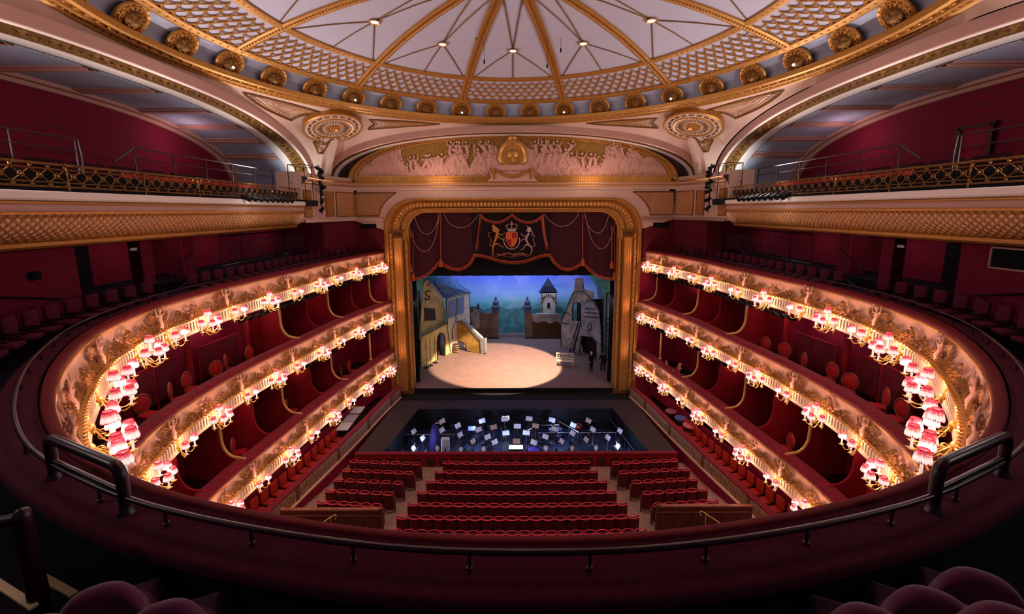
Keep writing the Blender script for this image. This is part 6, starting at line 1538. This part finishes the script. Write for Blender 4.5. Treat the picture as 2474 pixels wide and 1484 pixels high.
t = thing('scenery_shed', 'painted brown double doored shed flat right of the gate', 'scenery'); flat(t, 'stone_top', plY(42.0), [(1286, 762), (1300, 758), (1356, 760), (1356, 785), (1345, 776), (1330, 782), (1315, 776), (1300, 781), (1286, 775)], GST, .25); flat(t, 'doors', plY(42.15), [(1286, 770), (1356, 770), (1356, 818), (1286, 818)], mat('painted_brown_doors', (.22, .16, .12), .9, wave=('X', 2.2), mix2=(.42, .34, .25)), .1)
t = thing('scenery_clock_tower', 'painted church tower with pointed slate spire and clock dial behind the shed', 'scenery'); gT = plY(43.2); flat(t, 'tower', gT, [(1307, 706), (1344, 706), (1345, 766), (1307, 766)], mat('painted_tower_wall', (.84, .82, .74), .9, noise=.15, nscale=2), .5); m = MB(); ap = gT(1325, 672); bb = [gT(1303, 709), gT(1348, 708)]; bb += [bb[1] + Vector((0, .8, 0)), bb[0] + Vector((0, .8, 0))]; mid = [gT(1313, 692), gT(1338, 692)]; mid += [mid[1] + Vector((0, .6, 0)), mid[0] + Vector((0, .6, 0))]; ap += Vector((0, .3, 0))
m.add(bb + mid + [ap], [(0, 1, 5, 4), (1, 2, 6, 5), (2, 3, 7, 6), (3, 0, 4, 7), (4, 5, 8), (5, 6, 8), (6, 7, 8), (7, 4, 8)]); m.build('spire', mat('painted_spire', (.20, .22, .30), .9, noise=.3, nscale=3), t)
m = MB()
for k in range(9): a = pi * k / 8; c_ = gT(1325 + 13 * cos(a), 724 - 11 * sin(a), -.05); m.box(tuple(c_), (.12, .04, .18))
for k in range(8):
    for xx in (1309, 1343): c_ = gT(xx, 712 + 6.5 * k, -.03); m.box(tuple(c_), (.2 if k % 2 else .12, .05, .12))
m.build('dial_and_quoins', mat('painted_quoins', (.3, .24, .22), .9), t); flat(t, 'window', gT, [(1322, 734), (1325, 730), (1329, 734), (1329, 744), (1322, 744)], INK, .03, -.05)
# ruined tower on the right
E1, F1 = f0(1356, 838), f0(1440, 872); plE = vplane((E1.x, E1.y), (F1.x, F1.y))
t = thing('scenery_ruin', 'large grey painted ruined tower flat with dark openings on the right of the stage', 'scenery')
flat(t, 'ruin_left', plE, [(1356, 838), (1355, 790), (1357, 775), (1370, 745), (1378, 722), (1386, 706), (1390, 672), (1405, 672), (1410, 700), (1432, 705), (1432, 728), (1404, 738), (1402, 733), (1394, 730), (1386, 733), (1383, 745), (1383, 775), (1404, 778), (1404, 812), (1400, 856)], GST)
flat(t, 'ruin_right', plE, [(1404, 738), (1420, 720), (1436, 730), (1445, 750), (1450, 800), (1452, 890), (1441, 884), (1441, 826), (1430, 815), (1404, 812), (1404, 778)], mat('painted_blue_stone', (.56, .60, .66), .9, noise=.45, nscale=1.6))
flat(t, 'dark_recess', plE, [(1380, 725), (1455, 725), (1455, 885), (1396, 856), (1380, 790)], mat('painted_recess', (.15, .11, .11), .9), .05, .7)
lines(t, 'ink_outlines', plE, [[(1356, 838), (1355, 790), (1357, 775), (1370, 745), (1378, 722), (1386, 706), (1410, 704), (1434, 728), (1446, 750)], [(1383, 775), (1383, 745), (1386, 733), (1394, 730), (1402, 733), (1404, 742)], [(1362, 755), (1376, 758), (1378, 766)], [(1360, 780), (1374, 783)], [(1400, 856), (1404, 812), (1430, 815), (1441, 826), (1441, 884)], [(1415, 745), (1440, 747)], [(1412, 755), (1444, 757)], [(1410, 765), (1446, 768)], [(1420, 790), (1424, 782), (1429, 784), (1430, 796), (1424, 800), (1420, 790)]], None, .035)
G1, H1 = f0(1440, 862), f0(1478, 905); plG = vplane((G1.x, G1.y), (H1.x, H1.y))
t = thing('scenery_wing', 'pale blue-green painted tree wing flat at the far right of the stage', 'scenery'); flat(t, 'wing', plG, [(1432, 672), (1478, 668), (1478, 900), (1452, 880), (1446, 760), (1436, 715)], mat('painted_pale_tree', (.50, .60, .60), .9, noise=.5, nscale=.9), .12, .3); flat(t, 'painted_leaves', plG, [(1418, 666), (1478, 664), (1478, 715), (1466, 705), (1458, 712), (1446, 694), (1436, 690), (1430, 680)], LEAFP, .08, .1); lines(t, 'ink_rungs', plG, [[(1461, 770 + 14 * k), (1470, 772 + 14 * k)] for k in range(8)] + [[(1460, 690), (1458, 880)]], None, .05, .2)
t = thing('ladder_wheel', 'leaning wooden pole with a round painted wheel before the ruined tower', 'prop'); q = f0(1376, 850); m = MB(); m.tube([(q.x, q.y - .1, 1.4), plE(1404, 775, -.3)], .06, 6); m.tube([(q.x + .3, q.y - .1, 1.4), plE(1409, 778, -.3)], .06, 6); m.build('poles', INK, t); c_ = plE(1387, 824, -.55); m = MB(); m.tube([c_ + Vector((.32 * cos(a), -.12 * cos(a), .55 * sin(a))) for a in [2 * pi * k / 20 for k in range(20)]], .05, 6, closed=True)
for k in range(4): a = pi * k / 4; m.tube([c_ + Vector((.3 * cos(a), -.1 * cos(a), .52 * sin(a))), c_ - Vector((.3 * cos(a), -.1 * cos(a), .52 * sin(a)))], .03, 5)
m.build('wheel', mat('pale_wheel', (.7, .68, .6), .7), t, 60)
# bench
a = f0(1343, 880); b = f0(1386, 888); t = thing('stage_bench', 'cream slatted garden bench standing at the right edge of the lit pool on stage', 'bench', ((a.x + b.x) / 2, (a.y + b.y) / 2, 1.4), -.18); CB = mat('cream_bench', (.88, .80, .64), .6)
m = MB(); 
for k in range(3): m.box((0, -.18 + .16 * k, .45), (1.5, .13, .04))
m.build('seat', CB, t); m = MB(); m.box((0, .3, .98), (1.5, .05, .07)); m.box((0, .3, .56), (1.5, .05, .07))
for k in range(9): m.tube([(-.68 + .17 * k, .3, .56), (-.64 + .17 * k, .3, .97)], .025, 4)
m.build('backrest', CB, t)
for x, y in ((-.7, -.2), (.7, -.2), (-.7, .3), (.7, .3)): m = MB(); m.box((x, y, .49 if y > 0 else .22), (.07, .07, 1.0 if y > 0 else .44)); m.build('leg', CB, t)
for e in (-.72, .72): m = MB(); m.box((e, .03, .66), (.06, .6, .05)); m.build('armrest', CB, t)
# ------------------------------------------------------------------ people (one skinned body each)
def person(name, label, joints, edges, radii, loc, rotz, skin, clothes, hair_c, hat=None, root=0, scale=1.0):
    t = thing(name, label, 'person', loc, rotz); 
    me = bpy.data.meshes.new('body'); me.from_pydata([Vector(j) * scale for j in joints], edges, []); o = bpy.data.objects.new('body', me); C.objects.link(o); o.parent = t
    sm = o.modifiers.new('s', 'SKIN'); 
    for i, r in enumerate(radii): me.skin_vertices[0].data[i].radius = (r * scale, r * scale); me.skin_vertices[0].data[i].use_root = (i == root)
    o.modifiers.new('d', 'SUBSURF').levels = 1; o.modifiers['d'].render_levels = 1
    dg = bpy.context.evaluated_depsgraph_get(); ev = o.evaluated_get(dg); me2 = bpy.data.meshes.new_from_object(ev); o.modifiers.clear(); o.data = me2
    me2.materials.clear(); me2.materials.append(clothes); me2.materials.append(skin)
    hj = Vector(joints[HEADJ]) * scale; hands = [Vector(joints[k]) * scale for k in HANDJ]
    for p in me2.polygons:
        c = p.center; p.use_smooth = True
        if c.z > (hj.z - .13 * scale) or any((c - h).length < .12 * scale for h in hands): p.material_index = 1
    m = MB(); m.ball(tuple(hj + Vector((0, .01, .03)) * scale), (.085 * scale, .1 * scale, .12 * scale), 12, 8); m.ball(tuple(hj + Vector((0, -.1, .0)) * scale), (.014 * scale, .02 * scale, .022 * scale), 6, 4)
    for e in (-1, 1): m.ball(tuple(hj + Vector((e * .088, .02, .01)) * scale), (.012 * scale, .022 * scale, .032 * scale), 6, 4)
    m.build('face', skin, t, 60)
    m = MB()
    for e in (-1, 1): m.ball(tuple(hj + Vector((e * .035, -.085, .035)) * scale), .012 * scale, 6, 4)
    m.tube([tuple(hj + Vector((-.025, -.088, -.045)) * scale), tuple(hj + Vector((.025, -.088, -.045)) * scale)], .006 * scale, 4); m.build('eyes_and_mouth', INK, t)
    m = MB(); m.ball(tuple(hj + Vector((0, .035, .065)) * scale), (.094 * scale, .098 * scale, .10 * scale), 12, 8); m.build('hair' if not hat else 'cap', hat or hair_c, t, 60)
    return t
HEADJ = 4; HANDJ = (8, 12)
J = [(0, 0, .95), (0, 0, 1.12), (0, 0, 1.38), (0, -.01, 1.5), (0, -.02, 1.62), (-.17, 0, 1.42), (-.24, -.02, 1.15), (-.26, -.12, .92), (-.26, -.16, .84), (.17, 0, 1.42), (.25, -.02, 1.15), (.24, -.16, .95), (.23, -.22, .9), (-.1, 0, .9), (-.11, -.03, .5), (-.11, .02, .08), (-.11, -.14, .04), (.1, 0, .9), (.12, .03, .5), (.14, .06, .08), (.15, -.1, .04)]
ED = [(0, 1), (1, 2), (2, 3), (3, 4), (2, 5), (5, 6), (6, 7), (7, 8), (2, 9), (9, 10), (10, 11), (11, 12), (0, 13), (13, 14), (14, 15), (15, 16), (0, 17), (17, 18), (18, 19), (19, 20)]
RD = [.15, .14, .15, .055, .08, .075, .055, .042, .04, .075, .055, .042, .04, .11, .075, .05, .04, .11, .075, .05, .04]
SKIN = mat('skin', (.80, .56, .46), .6); DKC = mat('black_work_clothes', (.05, .05, .06), .9); HAIRB = mat('dark_hair', (.1, .07, .05), .8); SUIT = mat('dark_suit', (.07, .08, .12), .8); HAIRG = mat('grey_hair', (.62, .5, .45), .8)
q = at(1428, 898, z=1.4); person('person', 'person in black with a white cap standing on stage, nearer the bench', J, ED, RD, (q.x, q.y, 1.4), .5, SKIN, DKC, HAIRB, mat('white_cap', (.85, .85, .85), .7), scale=.95)
q = at(1456, 898, z=1.4); J2 = list(J); J2[7] = (-.34, -.02, .95); J2[8] = (-.36, -.02, .87); J2[11] = (.3, -.05, .94); J2[12] = (.31, -.07, .86)
person('person', 'person in black seen from behind beside the right wing flat on stage', J2, ED, RD, (q.x, q.y, 1.4), 2.9, SKIN, DKC, HAIRB, scale=.98)
# hands with separate fingers for the two box spectators are part of the skinned arms: extend the graph
def seated(lean, arm):
    j = [(0, 0, .5), (0, -.05, .7), (0, -.05 - lean, .95), (0, -.06 - lean, 1.06), (0, -.08 - lean, 1.18), (-.17, -.05 - lean, .98), (-.24, -.12 - lean, .75), (-.2, -.32 - lean, .78), (-.15, -.40 - lean, .80), (.17, -.05 - lean, .98), (.25, -.12 - lean, .75), (.2, -.32 - lean, .78), (.12, -.42 - lean, .80), (-.1, -.05, .48), (-.12, -.42, .46), (-.12, -.42, .08), (-.12, -.54, .04), (.1, -.05, .48), (.12, -.42, .46), (.12, -.42, .08), (.12, -.54, .04)]
    if arm: j[11] = (.18, -.2 - lean, .95); j[12] = (.08, -.14 - lean, 1.06)
    e = list(ED); r = list(RD)
    for hnd in (8, 12):
        h = Vector(j[hnd]); d = (h - Vector(j[hnd - 1])).normalized(); sd = d.cross(Vector((0, 0, 1))).normalized()
        for k in range(5):
            i0 = len(j); o = (k - 2) * .016; a = h + d * (.045 if k else .0) + sd * o; b = a + d * (.03 + .006 * (2 - abs(k - 2))) + Vector((0, 0, -.01)); 
            j += [tuple(a), tuple(b)]; e += [(hnd, i0), (i0, i0 + 1)]; r += [.011, .008]
    return j, e, r
for i, (px, py, lab, cl, hr, arm, lean) in enumerate(((1617, 874, 'seated person in black with dark hair leaning on the lowest right balcony ledge', DKC, HAIRB, False, .12), (1647, 882, 'seated grey-haired person in dark suit, hand to chin, in the right lowest box', SUIT, HAIRG, True, .05))):
    Yp = 26.45 if i == 0 else 25.15; h = at(px, py, Y=Yp); j, e, r = seated(lean, arm); z0 = h.z - 1.22
    t = person('person', lab, j, e, r, (h.x, Yp, z0), -pi / 2 + (.3 if i == 0 else .15), SKIN, cl, hr)
    dup(ch0, (h.x + .02, Yp, z0 - .02), pi / 2, 'oval-backed chair carrying the %s spectator in the right lowest box' % ('dark-haired' if i == 0 else 'grey-haired'), 'chairs in the lowest tier boxes')
# ------------------------------------------------------------------ near seats at the bottom corners
NV = mat('near_seat_velvet', (.36, .06, .22), .95, noise=.3, nscale=30, sheen=.3, bump=.2, bscale=150)
def near_seat(label, P, ang, sc=1.0):
    t = thing('theatre_chair', label, 'theatre seat', P, ang, 'dark crimson seats in the near corners')
    def back(u, v):
        a = -1 + 2 * u; x = .27 * a; zt = .02 + .30 * (1 - abs(a) ** 3.2) ** (1 / 2.2) if abs(a) < 1 else .02
        return x, zt
    m = MB(); n = 24
    vs = []; K = 10
    for i in range(n + 1):
        a = -1 + 2 * i / n; x = .27 * a; top = -.0 - .22 * abs(a) ** 3
        for k in range(K):
            q = pi * k / (K - 1); vs.append((x * (1 - .04 * sin(q)), -.075 * cos(q) - .05 * a * a, top + .07 * sin(q) - (0 if 0 < k < K - 1 else .0)))
    vs2 = [(x, y, z) for x, y, z in vs]; m.add(vs2, [(i * K + j, (i + 1) * K + j, (i + 1) * K + j + 1, i * K + j + 1) for i in range(n) for j in range(K - 1)])
    for side in (0, K - 1):
        b = []
        for i in range(n + 1): x, y, z = vs2[i * K + side]; b += [(x, y, z), (x, y, -.75)]
        m.add(b, [(2 * i, 2 * i + 2, 2 * i + 3, 2 * i + 1) for i in range(n)])
    e = [vs2[j] for j in range(K)] + [(vs2[K - 1][0], vs2[K - 1][1], -.75), (vs2[0][0], vs2[0][1], -.75)]; m.add(e, [tuple(range(len(e)))])
    e = [vs2[n * K + j] for j in range(K)] + [(vs2[n * K + K - 1][0], vs2[n * K + K - 1][1], -.75), (vs2[n * K][0], vs2[n * K][1], -.75)]; m.add(e, [tuple(range(len(e)))])
    m.build('backrest', NV, t, 60)
    m = MB(); m.rbox((0, .28, -.42), (.5, .46, .14), .06); m.build('seat', NV, t, 60)
    return t
for lab, px, py, z, ang in (('dark crimson seat back at the bottom left corner, beside the pole', 235, 1440, 11.7, .5), ('dark crimson seat back at the bottom left, right of its neighbour', 390, 1482, 11.7, .4),
                            ('topmost of the dark crimson seat backs at the bottom right corner', 2375, 1405, 11.7, -.6), ('middle one of the dark crimson seat backs at the bottom right', 2258, 1450, 11.7, -.5), ('lowest of the dark crimson seat backs at the bottom right, left of the others', 2110, 1492, 11.7, -.4)):
    near_seat(lab, at(px, py, z=z), ang)
for lab, px, py, z, ang in (('dark crimson seat with curved side partly cut by the bottom left edge', 60, 1530, 11.9, .6), ('dark crimson seat partly cut by the bottom right edge', 2462, 1500, 11.95, -.7)): near_seat(lab, at(px, py, z=z), ang)
p = at(50, 1228, z=12.0); t = thing('aisle_post', 'thick dark crimson padded aisle post at the bottom left', 'post', (p.x, p.y, 10.75)); m = MB(); m.lathe((0, 0, 0), [(.085, 0), (.075, .1), (.06, 1.1), (.06, 1.18), (.045, 1.23), (0, 1.25)], 16); m.tube([(0, 0, 1.16), (-.15, -.02, 1.14), (-.3, -.1, 1.1)], .05, 10); m.build('padded_post', IRON, t, 60)
# aisle steps with pale nosings at the bottom left
m = MB()
for i in range(3): m.rbox((-3.9 - .35 * i, 2.3 - .35 * i, 10.8 + .18 * i), (1.6, .8, .2), .02, Matrix.Identity(4))
struct('floor_steps', m, NAVY, 50)
for i, (a, b, c) in enumerate((((95, 1388), (180, 1435), 10.95), ((-20, 1398), (82, 1465), 11.12))):
    A = at(*a, z=c + .05); B = at(*b, z=c + .05); d = (B - A).normalized(); n = Vector((-d.y, d.x, 0)) * .03; t = thing('step_nosing', 'pale strip on the %s dark step at the bottom left' % ('lower', 'upper')[i], 'step edge'); m = MB(); m.add([A - n, B - n, B + n, A + n, A - n - Vector((0, 0, .02)), B - n - Vector((0, 0, .02)), B + n - Vector((0, 0, .02)), A + n - Vector((0, 0, .02))], [(0, 1, 2, 3), (7, 6, 5, 4), (0, 4, 5, 1), (1, 5, 6, 2), (2, 6, 7, 3), (3, 7, 4, 0)]); m.build('strip', STRIP, t)
